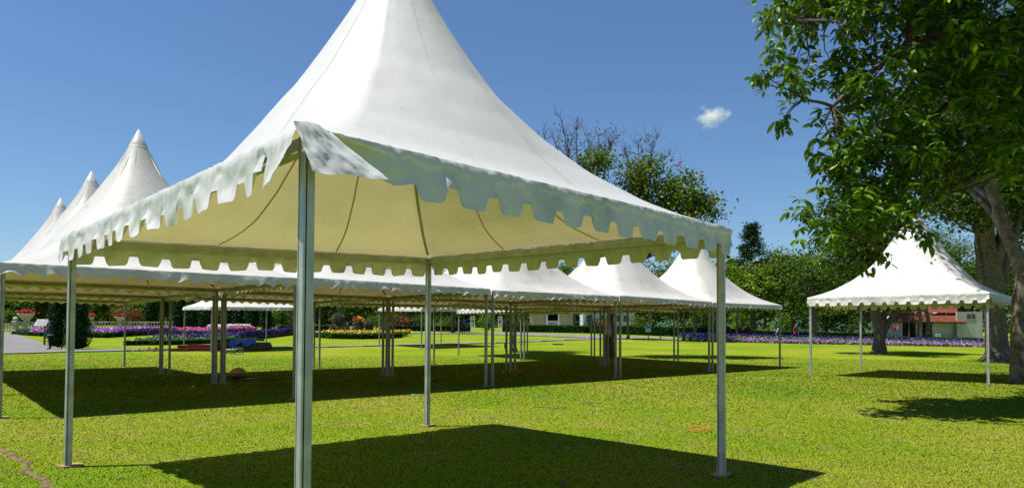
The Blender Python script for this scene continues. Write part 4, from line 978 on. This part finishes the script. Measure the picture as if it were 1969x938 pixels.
for px in (1133, 1160, 1189, 1205):
    w_ = MB().box((X(px), .47, ZQ(612)), (.8, .06, 1.0)).build('window', GLASS, t); MB().box((X(px), .44, ZQ(612)-.55), (.95, .1, .07)).build('sill', PAINTW, w_); MB().box((X(px), .45, ZQ(612)+.53), (.9, .06, .06)).build('frame', PAINTW, w_)
tiled_slope('roof', t, X(1118), X(1226), -.1, zt-.05, 3.4, zt+1.8, 1.2, -1.2, rows=9)

# ------------------------------------------------------------------ people
SKIN = mat('skin', (.32, .17, .10), rough=.6); HAIR = mat('black_hair', (.012, .010, .009), rough=.5)
CLOTH = {}
def cloth(c):
    k = tuple(c)
    if k not in CLOTH: CLOTH[k] = mat('cloth_%d' % len(CLOTH), c, tuple(min(1, x*1.5+.004) for x in c), scale=18, rough=.9, bump=.3, bscale=30)
    return CLOTH[k]
def person(label, loc, rotz, J, top, legs, shoe, hgt=1.70, hair=True, extra=None):
    """J overrides joint positions of a 1.7 m standing figure facing -Y (local)"""
    D = {'pelvis': (0, 0, .93), 'waist': (0, .01, 1.08), 'chest': (0, .0, 1.28), 'neck': (0, 0, 1.45), 'throat': (0, -.01, 1.50), 'head': (0, -.02, 1.60), 'crown': (0, -.01, 1.68),
         'nose': (0, -.115, 1.585), 'chin': (0, -.075, 1.525), 'ls': (.17, 0, 1.40), 'le': (.22, .02, 1.13), 'lw': (.23, -.04, .90), 'lh': (.23, -.07, .82), 'rs': (-.17, 0, 1.40), 're': (-.22, .02, 1.13), 'rw': (-.23, -.04, .90), 'rh': (-.23, -.07, .82),
         'lp': (.09, 0, .88), 'lk': (.10, -.02, .48), 'la': (.10, .02, .09), 'lt': (.11, -.14, .04), 'rp': (-.09, 0, .88), 'rk': (-.10, -.02, .48), 'ra': (-.10, .02, .09), 'rt': (-.11, -.14, .04)}
    D.update(J)
    names = list(D); ix = {k: i for i, k in enumerate(names)}
    rad = {'pelvis': (.14, .11), 'waist': (.135, .10), 'chest': (.16, .115), 'neck': (.07, .065), 'throat': (.055, .055), 'head': (.088, .10), 'crown': (.05, .06), 'nose': (.018, .02), 'chin': (.04, .04), 'ls': (.075, .075), 'le': (.05, .05), 'lw': (.034, .03), 'lh': (.042, .022),
           'lp': (.09, .09), 'lk': (.06, .06), 'la': (.04, .042), 'lt': (.04, .03)}
    for k in list(rad):
        if k[0] == 'l' and len(k) == 2: rad['r'+k[1]] = rad[k]
    E_ = [('pelvis', 'waist'), ('waist', 'chest'), ('chest', 'neck'), ('neck', 'throat'), ('throat', 'head'), ('head', 'crown'), ('head', 'nose'), ('throat', 'chin')]
    for s_ in 'lr': E_ += [('chest', s_+'s'), (s_+'s', s_+'e'), (s_+'e', s_+'w'), (s_+'w', s_+'h'), ('pelvis', s_+'p'), (s_+'p', s_+'k'), (s_+'k', s_+'a'), (s_+'a', s_+'t')]
    sc = hgt/1.70; me = bpy.data.meshes.new('body_frame'); V = [tuple(c*sc for c in D[k]) for k in names]; Ed = [(ix[a], ix[c]) for a, c in E_]
    # fingers: four and a thumb from each hand
    for s_ in 'lr':
        h = Vector(V[ix[s_+'h']]); w = Vector(V[ix[s_+'w']]); d = (h-w).normalized(); side = d.cross(Vector((0, 0, 1)))
        side = side.normalized() if side.length > .1 else Vector((0, 1, 0))
        for f, (o_, l_) in enumerate([(-.026, .062), (-.009, .072), (.009, .068), (.025, .052), (-.05, .03)]):
            i0 = len(V); V.append(tuple(h+side*o_*.8+d*.025)); V.append(tuple(h+side*o_*1.2+d*(.025+l_*.6))); V.append(tuple(h+side*o_*1.2+d*(.02+l_)+Vector((0, -.012, -.012))))
            Ed += [(ix[s_+'h'], i0), (i0, i0+1), (i0+1, i0+2)]
    me.from_pydata(V, Ed, []); me.update(); o = bpy.data.objects.new('body_frame', me); COL.objects.link(o)
    md = o.modifiers.new('skin', 'SKIN'); md.use_smooth_shade = True; sd = o.modifiers.new('sub', 'SUBSURF'); sd.levels = 1; sd.render_levels = 1
    sv = me.skin_vertices[0].data
    for i in range(len(V)):
        r_ = rad[names[i]] if i < len(names) else (.010, .010); sv[i].radius = (r_[0]*sc, r_[1]*sc); sv[i].use_root = (i == 0)
    dg = bpy.context.evaluated_depsgraph_get(); m2 = bpy.data.meshes.new_from_object(o.evaluated_get(dg)); bpy.data.objects.remove(o)
    for mt in (cloth(top), cloth(legs), SKIN, cloth(shoe), HAIR): m2.materials.append(mt)
    zone = []
    for a, c in E_:
        z_ = 0
        if c in ('lk', 'rk', 'la', 'ra', 'lp', 'rp'): z_ = 1
        if c in ('lt', 'rt'): z_ = 3
        if c in ('throat', 'head', 'crown', 'nose', 'chin', 'lh', 'rh'): z_ = 2
        zone.append((np.array(V[ix[a]]), np.array(V[ix[c]]), z_))
    for (a, c) in Ed[len(E_):]: zone.append((np.array(V[a]), np.array(V[c]), 2))
    hd = np.array(V[ix['head']])
    for p_ in m2.polygons:
        c = np.array(p_.center); best, bz = 9, 0
        for a, e, z_ in zone:
            u = np.clip(np.dot(c-a, e-a)/max(1e-9, np.dot(e-a, e-a)), 0, 1); d_ = np.linalg.norm(c-a-(e-a)*u)
            if d_ < best: best, bz = d_, z_
        if c[2] < .86*sc and bz == 0 and abs(c[0]) < .2 and c[2] > .5: bz = 1
        if bz == 2 and hair and np.linalg.norm(c-hd) < .17*sc and (c[2] > hd[2]+.035*sc or c[1] > hd[1]+.045*sc): bz = 4
        p_.material_index = bz
    t = thing('person', label, 'person', loc, rotz); m2.name = 'body'; bo = link_mesh('body', m2, None, t)
    if extra: extra(t, sc)
    return t
def hem(t, sc):
    MB().lathe([(.165, .84), (.172, .85), (.17, .90), (.16, .91)], 14).build('shirt_hem', WHITE, t)
gm = G(96, 672)
person('man in a dark jacket and trousers looking down at a phone by the path', gm, FACE-1.2, {'head': (0, -.06, 1.585), 'crown': (0, -.06, 1.665), 'nose': (0, -.15, 1.55), 'chin': (0, -.10, 1.50), 'throat': (0, -.02, 1.50),
       'le': (.24, -.02, 1.14), 'lw': (.09, -.26, 1.17), 'lh': (.04, -.30, 1.20), 're': (-.24, -.02, 1.14), 'rw': (-.09, -.26, 1.17), 'rh': (-.04, -.31, 1.20)}, (.022, .026, .04), (.008, .008, .011), (.01, .01, .01), 1.72, extra=hem)
ph = thing('phone', 'small dark phone held by the man in the dark jacket', 'phone', (0, 0, 0)); M_ = Matrix.Rotation(FACE-1.2, 4, 'Z'); q = M_ @ Vector((0, -.34, 1.24)); ph.location = gm+q; ph.rotation_euler = (.6, 0, FACE-1.2)
MB().box((0, 0, 0), (.075, .012, .15)).build('case', HAIR, ph); MB().box((0, .0085, 0), (.066, .004, .135)).build('screen', GLASS, ph)
gw = G(128, 672)
person('striding person in dark clothes half hidden by the foreground marquee\'s left pole', gw, FACE+1.5, {'lk': (.09, .16, .50), 'la': (.09, .44, .16), 'lt': (.09, .36, .05), 'rk': (-.09, -.14, .50), 'ra': (-.09, -.20, .09), 'rt': (-.09, -.34, .04), 'lw': (.25, -.12, .92), 'lh': (.25, -.16, .86)}, (.012, .012, .018), (.012, .018, .04), (.03, .03, .04), 1.62)
bg_ = thing('shoulder_bag', 'cream shoulder bag carried by the striding person', 'bag', gw+Vector((RXH[0]*.30, RXH[1]*.30, .78)), FACE)
MB().lathe([(.05, -.13), (.16, -.12), (.19, -.02), (.17, .08), (.13, .13), (.05, .14)], 12).build('pouch', mat('cream_leather', (.55, .5, .4), rough=.6), bg_)
MB().tube([(-.12, 0, .12), (-.10, .03, .35), (-.05, .06, .55), (.04, .05, .35), (.10, 0, .12)], .012, 6).build('strap', CLOTH[(.012, .012, .018)] if (.012, .012, .018) in CLOTH else HAIR, bg_)
person('person in a blue shirt walking on the back path beside the trellis', G(892, 640.5), FACE+.3, {'lk': (.09, -.1, .48), 'la': (.09, -.05, .1), 'rk': (-.09, .06, .48), 'ra': (-.09, .16, .12), 'rt': (-.1, .04, .04)}, (.04, .08, .28), (.015, .018, .04), (.02, .02, .02), 1.68)
person('person in dark clothes walking just left of the one in blue', G(886, 640.5), FACE-.4, {'lk': (.09, .1, .48), 'la': (.09, .15, .12), 'rk': (-.09, -.1, .48)}, (.02, .02, .025), (.02, .022, .03), (.02, .02, .02), 1.6)
person('person in a maroon shirt standing behind the right flower bed', AT(1530, 70), FACE+.2, {}, (.16, .022, .03), (.02, .02, .025), (.02, .02, .02), 1.66)
person('person in a pale blue shirt stooping over the right flower bed', AT(1499, 69.5), FACE-1.3, {'pelvis': (0, .08, .90), 'waist': (0, .02, 1.02), 'chest': (0, -.22, 1.12), 'neck': (0, -.38, 1.18), 'throat': (0, -.42, 1.19), 'head': (0, -.50, 1.18), 'crown': (0, -.57, 1.22), 'nose': (0, -.56, 1.08), 'chin': (0, -.48, 1.10),
       'ls': (.17, -.32, 1.16), 'le': (.2, -.45, .92), 'lw': (.18, -.56, .72), 'lh': (.18, -.58, .65), 'rs': (-.17, -.32, 1.16), 're': (-.2, -.45, .92), 'rw': (-.18, -.56, .72), 'rh': (-.18, -.58, .65)}, (.35, .48, .68), (.03, .035, .06), (.02, .02, .02), 1.68)
person('person in a red top beyond the hedge by the pale house', AT(1152, 84.5), FACE+.4, {}, (.42, .03, .04), (.02, .02, .025), (.02, .02, .02), 1.5)

# ------------------------------------------------------------------ garden furniture and site things
GREENM = mat('green_painted_metal', (.01, .10, .08), rough=.4, spec=.4)
STEEL = mat('grey_steel', (.20, .21, .24), rough=.4, metal=.6)
b = G(1246.5, 651.5); t = thing('notice_box', 'white notice box with a green pitched roof on a post by the path', 'notice box', b, FACE); d = DEP(b); u = d/F
MB().tube([(0, 0, -.05), (0, 0, 14*u)], .05, 8).build('post', GREENM, t)
MB().box((-4.6*u*.5, 0, 17.5*u), (4.2*u, .25, 8*u)).build('panel', PAINTW, t); MB().box((4.6*u*.5, 0, 17.5*u), (4.2*u, .25, 8*u)).build('panel', PAINTW, t); MB().box((0, .02, 17.5*u), (1.2*u, .2, 8*u)).build('divider', DARKIN, t)
mb = MB(); mb.add([(-8*u, -.45, 21.4*u), (8*u, -.45, 21.4*u), (8*u, .45, 21.4*u), (-8*u, .45, 21.4*u), (-3*u, 0, 25*u), (3*u, 0, 25*u)], [(0, 1, 5, 4), (1, 2, 5), (2, 3, 4, 5), (3, 0, 4), (3, 2, 1, 0)]); mb.build('roof', GREENM, t)
b = G(1270, 653.5); t = thing('post', 'slim green post right of the notice box', 'post', b); MB().tube([(0, 0, -.05), (0, 0, 17*DEP(b)/F)], .045, 8).build('shaft', GREENM, t); MB().lathe([(.06, 0), (.07, .03), (.03, .09), (.0, .1)], 8, (0, 0, 17*DEP(b)/F)).build('cap', GREENM, t)
def trellis(label, px, d=82.):
    b = AT(px, d); t = thing('garden_trellis', label, 'trellis', b, FACE); w, h = .42, 1.85
    for sx in (-1, 1):
        for sy in (-1, 1): MB().box((sx*w/2, sy*w/2, h/2), (.07, .07, h)).build('post', PAINTW, t)
    for z in (.55, 1.05, 1.55, 1.85): MB().box((0, -w/2-.003, z), (w+.08, .06, .06)).build('rail', PAINTW, t); MB().box((0, w/2+.003, z), (w+.08, .06, .06)).build('rail', PAINTW, t)
    for s_ in (-1, 1): MB().box((0, -w/2-.03, .80), (.05, .03, .62), M=Matrix.Rotation(s_*.7, 3, 'Y')).build('brace', PAINTW, t)
    for z in (1.3, 1.7): MB().box((0, 0, z), (.04, .04, .5)).build('spindle', PAINTW, t)
trellis('white garden trellis right of the person in blue', 909); trellis('white garden trellis left of the slim lawn tree', 962)
for lb, px in (('white concrete block on the path left of the shady tree', 1136), ('white concrete block on the path right of the shady tree', 1179)):
    b = G(px, 650.5); u = DEP(b)/F; o_ = thing('concrete_block', lb, 'block', b, FACE); MB().box((0, 0, 2.0*u), (12*u, .35, 4*u)).build('slab', PAINTW, o_); MB().box((0, 0, 4.3*u), (12.8*u, .42, .6*u)).build('coping', PAINTW, o_)
# lamp with hanging baskets
b = AT(1710, 80); t = thing('lamp_post', 'lamp post with a glass globe and hanging baskets beside the slanting limb', 'lamp', b, FACE); u = 80/F
MB().tube([(0, 0, -.05), (0, 0, .3), (0, 0, 2.35)], [.09, .06, .05], 8).build('post', GREENM, t); MB().lathe([(.05, 2.35), (.1, 2.4), (.2, 2.5), (.24, 2.64), (.2, 2.78), (.08, 2.88), (.02, 2.9)], 12).build('globe', mat('frosted_glass', (.6, .62, .6), rough=.25), t)
MB().box((0, 0, 1.75), (1.3, .05, .05)).build('arm', GREENM, t)
for lb, sx, fl in (('basket of white flowers hanging on the lamp post', -.6, FL_WH), ('basket of pink flowers hanging on the lamp post', .6, FL_PK)):
    p_ = b+Vector((RXH[0]*sx, RXH[1]*sx, 1.2)); h_ = thing('hanging_basket', lb, 'basket', p_); MB().lathe([(.06, 0), (.2, .08), (.26, .2), (.26, .22)], 10).build('bowl', WOODD, h_)
    for k in range(3): MB().tube([(.24*math.cos(k*2.1), .24*math.sin(k*2.1), .2), (0, 0, .52)], .008, 4).build('chain', STEEL, h_)
    leaves('flowers', rgb2.normal(0, 1, (140, 3))*np.array([.16, .16, .08])+np.array([0, 0, .3]), .14, .5, fl, h_, rgb2, 'stuff')
b = AT(1786, 79); t = thing('litter_bin', 'dark ribbed litter bin at the tiled house doorway', 'bin', b)
MB().lathe([(.24, 0), (.26, .02), (.27, .8), (.29, .82), (.29, .87)], 14).build('barrel', WOODD, t); MB().lathe([(.30, .87), (.30, .92), (.16, 1.0), (.02, 1.02)], 14).build('lid', DARKIN, t)
for z in (.2, .45, .68): MB().lathe([(.285, z), (.285, z+.04)], 14).build('band', DARKIN, t)
b = AT(1803.5, 72); t = thing('garden_sign', 'little white sign on a stake behind the right flower bed', 'sign', b, FACE); MB().box((0, 0, .42), (.04, .03, .85)).build('stake', WOODD, t); sg = MB().box((0, -.03, .86), (.52, .03, .26)).build('board', PAINTW, t)
for k in range(4): MB().box((-.15+k*.10, -.05, .86), (.07, .006, .10)).build('printed_mark', DARKIN, sg)
# information board behind the man
b = G(82, 664); u = DEP(b)/F; t = thing('information_board', 'tilted grey information board in a pale frame behind the man', 'board', b, FACE)
MB().tube([(.05, .1, -.05), (.05, .1, 40*u)], .06, 8).build('post', GREENM, t)
Mx = Matrix.Rotation(math.radians(-38), 3, 'X'); c_ = Vector((-3*u, 0, 44*u)); fr_ = MB().box(c_, (22*u, .035, 15*u), M=Mx).build('frame', PAINTW, t)
MB().box(c_+Mx @ Vector((0, -.022, 0)), (20*u, .012, 13*u), M=Mx).build('panel', mat('printed_grey_sheet', (.16, .17, .20), (.24, .25, .28), scale=9, rough=.35), fr_)
# timber stack, tarpaulin, red beams, trestles
TIMB = mat('stacked_board', (.13, .075, .04), (.08, .045, .025), scale=5, rough=.85); TARP = mat('blue_tarpaulin', (.008, .05, .30), (.012, .09, .45), scale=4, rough=.35, spec=.5)
REDM = mat('red_primed_steel', (.22, .038, .018), (.15, .028, .015), scale=3, rough=.6)
b = G(471, 673.2); u = DEP(b)/F; t = thing('board_stack', 'stack of brown boards lying on the lawn under the far marquee', 'board stack', b, FACE)
for k in range(7): MB().box((.03*math.sin(k*5), .02*math.cos(k*3), (k+.5)*.068), (88*u+.05*math.sin(k*7), 1.25, .060)).build('plank', TIMB, t)
hs = .068*7
V = []; ff = []; nx, ny = 34, 18
for j in range(ny+1):
    for i in range(nx+1):
        x = (-21+50*i/nx)*u; y = -.78+1.5*j/ny; nz_ = noise.noise((x*2.6, y*3.1, 1)); n2 = noise.noise((x*7, y*7, 4))
        z = hs+.02+max(0, .16*nz_+.09)+.05*abs(n2)+.13*math.exp(-((x-.25)/.45)**2)*math.exp(-(y/.5)**2)
        if y < -.62: z -= (-.62-y)*1.6*(.5+abs(math.sin(x*4)))
        V.append((x+.05*n2, y+.08*nz_, z))
for j in range(ny):
    for i in range(nx): ff.append((j*(nx+1)+i, j*(nx+1)+i+1, (j+1)*(nx+1)+i+1, (j+1)*(nx+1)+i))
tp = thing('tarpaulin', 'crumpled blue tarpaulin thrown over the board stack', 'tarpaulin', b, FACE); MB().add(V, ff, 0, True).build('sheet', TARP, tp)
b = G(372, 675); u = DEP(b)/F; t = thing('beam_pile', 'pile of red steel beams beside the board stack', 'beam pile', b, FACE)
for k, (x0, x1, y, z) in enumerate([(-20, 42, 0, .10), (-18, 42, .35, .10), (-38, 10, .75, .08), (-42, -4, -.25, .07), (-14, 44, .1, .29), (-10, 44, .45, .29), (-36, 0, .3, .24)]):
    mb = MB(); L = (x1-x0)*u; cx = (x0+x1)/2*u; R_ = Matrix.Rotation(.02*math.sin(k*4), 3, 'Z')
    for zz in (-.085, .085): mb.box((cx, y, z+zz), (L, .16, .02), M=R_)
    mb.box((cx, y, z), (L, .02, .15), M=R_).build('beam', REDM, t)
def trestle(lb, px, py, wpx, hpx):
    b = G(px, py); u = DEP(b)/F; t = thing('trestle', lb, 'trestle', b, FACE); w, h = wpx*u, hpx*u
    for sx in (-1, 1):
        for sy in (-1, 1): MB().box((sx*w/2, sy*.18, h/2), (.045, .045, h)).build('leg', STEEL, t)
    for sy in (-1, 1): MB().box((0, sy*.18, h-.02), (w-.045, .04, .04)).build('rail', STEEL, t)
    for sx in (-1, 1): MB().box((sx*w/2, 0, h-.02), (.04, .315, .04)).build('rail', STEEL, t)
    return t
trestle('taller grey steel trestle before the board stack', 456, 681, 16, 13)
t = trestle('low grey steel trestle with a pale board before the board stack', 441, 680, 16, 6.5); MB().box((0, 0, .235), (.75, .44, .03)).build('top_board', PAINTW, t)
rl = np.random.default_rng(9)
b = G(318, 674); t = thing('leaf_heap', 'heap of dry brown leaves at the end of the red beams', 'leaf heap', b); leaves('dry_leaves', rl.normal(0, 1, (420, 3))*np.array([.75, .45, .0])+np.abs(rl.normal(0, .06, (420, 1)))*np.array([0, 0, 1.]), .14, .4, LF_ST, t, rl, 'stuff')
# straw hat lying by the double pole
STRAW = mat('woven_straw', (.45, .31, .12), (.32, .21, .08), scale=30, rough=.8, bump=.5, bscale=120)
b = G(457, 730); u = DEP(b)/F; t = thing('straw_hat', 'wide woven straw hat lying on its side by the double pole', 'hat', b+Vector((0, 0, .12)), FACE); t.rotation_euler = (math.radians(-24), math.radians(-6), FACE); t.scale = (1.25, 1.0, 1.0)
MB().lathe([(17*u, 0), (16.8*u, .02), (14.5*u, .07), (11*u, .15), (7*u, .21), (3*u, .245), (.01, .25)], 28).build('crown', STRAW, t); MB().lathe([(17.2*u, -.012), (17.6*u, 0), (17.2*u, .012)], 28).build('rim', STRAW, t)
V = []; ff = []
for j in range(7):
    for i in range(15): V.append(((9+i*1.5)*u, -.16+j*.055, .03+.05*abs(noise.noise((i*.5, j*.6, 2)))))
for j in range(6):
    for i in range(14): ff.append((j*15+i, j*15+i+1, (j+1)*15+i+1, (j+1)*15+i))
tp = thing('paper_sheet', 'crumpled pale paper sheet lying beside the straw hat', 'paper', b, FACE); MB().add(V, ff, 0, True).build('sheet', mat('pale_paper', (.5, .47, .42), (.38, .34, .3), scale=12, rough=.9), tp)
tp = thing('lath', 'thin timber lath on the dark lawn under the straw hat', 'lath', G(470, 731), FACE); MB().box((.1, .1, .02), (2.0, .06, .03)).build('strip', TIMB, tp)
# small things on the lawn
b = G(1345, 829); t = thing('cable_ring', 'thin orange ring of cable lying on the sunny lawn', 'ring', b); r_ = .165
MB().tube([(r_*math.cos(a)*(1+.05*math.sin(3*a)), r_*math.sin(a), .03+.012*math.sin(2*a)) for a in np.linspace(0, 6.2832, 41)], .007, 6).build('cable', mat('orange_cable', (.55, .10, .02), rough=.5), t)
TEAL = mat('teal_twine', (.02, .40, .30), rough=.7); GREYR = mat('grey_rope', (.15, .14, .07), rough=.9)
def twine(lb, px, py, mt, n, ext, r, seed):
    rg = np.random.default_rng(seed); b = G(px, py); t = thing('rope', lb, 'rope', b); q = np.cumsum(rg.normal(0, ext, (n, 2)), 0); q -= q.mean(0)
    pts = []
    for a, c in zip(q[:-1], q[1:]):
        for k in range(3): pts.append((*(a+(c-a)*k/3), .028+.01*rg.random()))
    MB().tube(pts, r, 5).build('strand', mt, t)
twine('short tangle of teal twine on the lawn near the shadow\'s peak', 943, 804, TEAL, 16, .035, .005, 1)
twine('scrap of teal twine in the left marquee shadow', 165, 782, TEAL, 5, .07, .006, 2)
twine('scrap of teal twine at the edge of the front row\'s shadow', 797, 761, TEAL, 8, .07, .007, 6)
twine('grey rope coil in the grass right of the back pole', 1132, 777, GREYR, 24, .06, .006, 3)
twine('short grey rope end left of the rope coil', 1062, 786, GREYR, 9, .08, .009, 4)
twine('grey rope lying in the foreground marquee\'s shadow', 1082, 931, GREYR, 14, .06, .006, 5)
SLAB = mat('dark_cover', (.06, .06, .055), (.04, .04, .035), scale=8, rough=.9)
for lb, px, py, w in (('dark drain cover in the lawn behind the lone marquee', 1627, 679.5, 1.05), ('dark drain cover in the lawn by the small tree', 1073, 662.5, .8)):
    t = thing('drain_cover', lb, 'drain cover', G(px, py), FACE); MB().box((0, 0, .03), (w, .7, .05)).build('slab', SLAB, t); MB().box((0, 0, .065), (w*.8, .5, .02)).build('lid', SLAB, t)
b = G(972, 674); u = DEP(b)/F; t = thing('flood_lamp', 'black flood lamp on a stake beside the small lawn tree', 'lamp', b, FACE); MB().tube([(0, 0, -.05), (0, 0, .2)], .03, 6).build('stake', DARKIN, t)
MB().add([(-2.6*u, -.1, .16), (2.6*u, -.1, .2), (2.6*u, .18, .16), (-2.6*u, .18, .12), (-2.2*u, -.16, .46), (2.6*u, -.16, .5), (2.6*u, .1, .46), (-2.2*u, .1, .42)], [(3, 2, 1, 0), (4, 5, 6, 7), (0, 1, 5, 4), (1, 2, 6, 5), (2, 3, 7, 6), (3, 0, 4, 7)]).build('housing', DARKIN, t)
leafm = [bpy.data.meshes.new('fallen_leaf') for _ in range(2)]
for k, me in enumerate(leafm):
    me.from_pydata([(0, 0, 0), (.05, .025, .015), (.05, -.025, .018), (.11, 0, .01+.012*k), (.05, 0, .004)], [], [(0, 4, 1), (0, 2, 4), (1, 4, 3), (4, 2, 3)]); me.update(); me.materials.append(LF_ST)
for k, (px, py) in enumerate([(1485, 755), (1560, 766), (1500, 829), (1537, 856), (1660, 796), (1748, 735), (1760, 738), (1430, 735), (1180, 758), (1620, 694), (1660, 690), (1800, 709), (1838, 703), (640, 693), (690, 712), (720, 858), (1240, 745), (1780, 900), (220, 920)]):
    g_ = G(px, py); o = bpy.data.objects.new('fallen_leaf', leafm[k % 2]); COL.objects.link(o); o.location = g_+Vector((0, 0, .02)); o.rotation_euler = (.1, .1, k*1.7); sc_ = max(1, DEP(g_)/16); o.scale = (sc_, sc_, sc_)
    tag(o, 'dry brown leaf lying on the sunny lawn', 'leaf', 'fallen leaves on the lawn')
# soil furrow at lower left
SOIL = mat('dry_soil', (.20, .145, .07), (.085, .058, .028), scale=14, rough=1, bump=.8, bscale=40, contrast=(.4, .6))
P0 = [G(x, y) for x, y in ((-40, 838), (0, 862), (22, 873), (45, 892), (70, 915), (98, 945), (130, 985))]; Q = resample(P0, .04); V = []; ff = []
for i, q in enumerate(Q):
    dd_ = (Q[min(i+1, len(Q)-1)]-Q[max(0, i-1)]).normalized(); nn_ = Vector((-dd_.y, dd_.x, 0)); w = .042*(1+1.3*noise.noise((i*.16, 0, 3))); c0 = .06*noise.noise((i*.07, 5, 1))
    for k in range(7):
        f = k/6*2-1; V.append(tuple(q+nn_*(w*f+c0)+Vector((0, 0, .004+(1-abs(f))*(.012+.016*noise.noise((i*.33, k*1.1, 7)))))))
for i in range(len(Q)-1):
    for k in range(6): ff.append((i*7+k, i*7+k+1, (i+1)*7+k+1, (i+1)*7+k))
tag(MB().add(V, ff).build('soil_furrow', SOIL), kind='structure')

# ------------------------------------------------------------------ the one small cloud
def cloud():
    D0 = 1500.0; c = PW(1369, 224, D0); u = D0/F; bm = bmesh.new(); bmesh.ops.create_icosphere(bm, subdivisions=3, radius=1.0)
    for v in bm.verts:
        v.co.x *= 48*u; v.co.y *= 32*u; v.co.z *= 31*u
    me = bpy.data.meshes.new('cloud'); bm.to_mesh(me); bm.free()
    mt = bpy.data.materials.new('cloud_vapour'); mt.use_nodes = True; N, L = mt.node_tree.nodes, mt.node_tree.links; N.clear()
    out = N.new('ShaderNodeOutputMaterial'); pv = N.new('ShaderNodeVolumePrincipled'); pv.inputs['Color'].default_value = (1, 1, 1, 1); pv.inputs['Anisotropy'].default_value = .2
    tc = N.new('ShaderNodeTexCoord'); mp = N.new('ShaderNodeMapping'); mp.inputs['Scale'].default_value = (1/(48*u), 1/(32*u), 1/(31*u)); L.new(tc.outputs['Object'], mp.inputs[0])
    ln = N.new('ShaderNodeVectorMath'); ln.operation = 'LENGTH'; L.new(mp.outputs[0], ln.inputs[0])
    nz = N.new('ShaderNodeTexNoise'); nz.inputs['Scale'].default_value = 2.3; nz.inputs['Detail'].default_value = 6; nz.inputs['Roughness'].default_value = .6; L.new(mp.outputs[0], nz.inputs['Vector'])
    sp = N.new('ShaderNodeSeparateXYZ'); L.new(mp.outputs[0], sp.inputs[0])
    def mth(op, a, b_):
        x = N.new('ShaderNodeMath'); x.operation = op
        for s_, v in zip(x.inputs, (a, b_)):
            if isinstance(v, (int, float)): s_.default_value = v
            else: L.new(v, s_)
        return x.outputs[0]
    e = mth('SUBTRACT', .42, ln.outputs['Value']); e = mth('ADD', e, mth('MULTIPLY', mth('SUBTRACT', nz.outputs[0], .42), 2.2))
    mr = N.new('ShaderNodeMapRange'); L.new(e, mr.inputs[0]); mr.inputs[1].default_value = 0.0; mr.inputs[2].default_value = .6; mr.inputs[3].default_value = 0.; mr.inputs[4].default_value = .05
    L.new(mr.outputs[0], pv.inputs['Density']); L.new(pv.outputs[0], out.inputs['Volume'])
    o = link_mesh('cloud', me, mt); o.location = c; o.rotation_euler = (0, 0, FACE); tag(o, 'single small white cloud in the blue sky', 'cloud')
cloud()
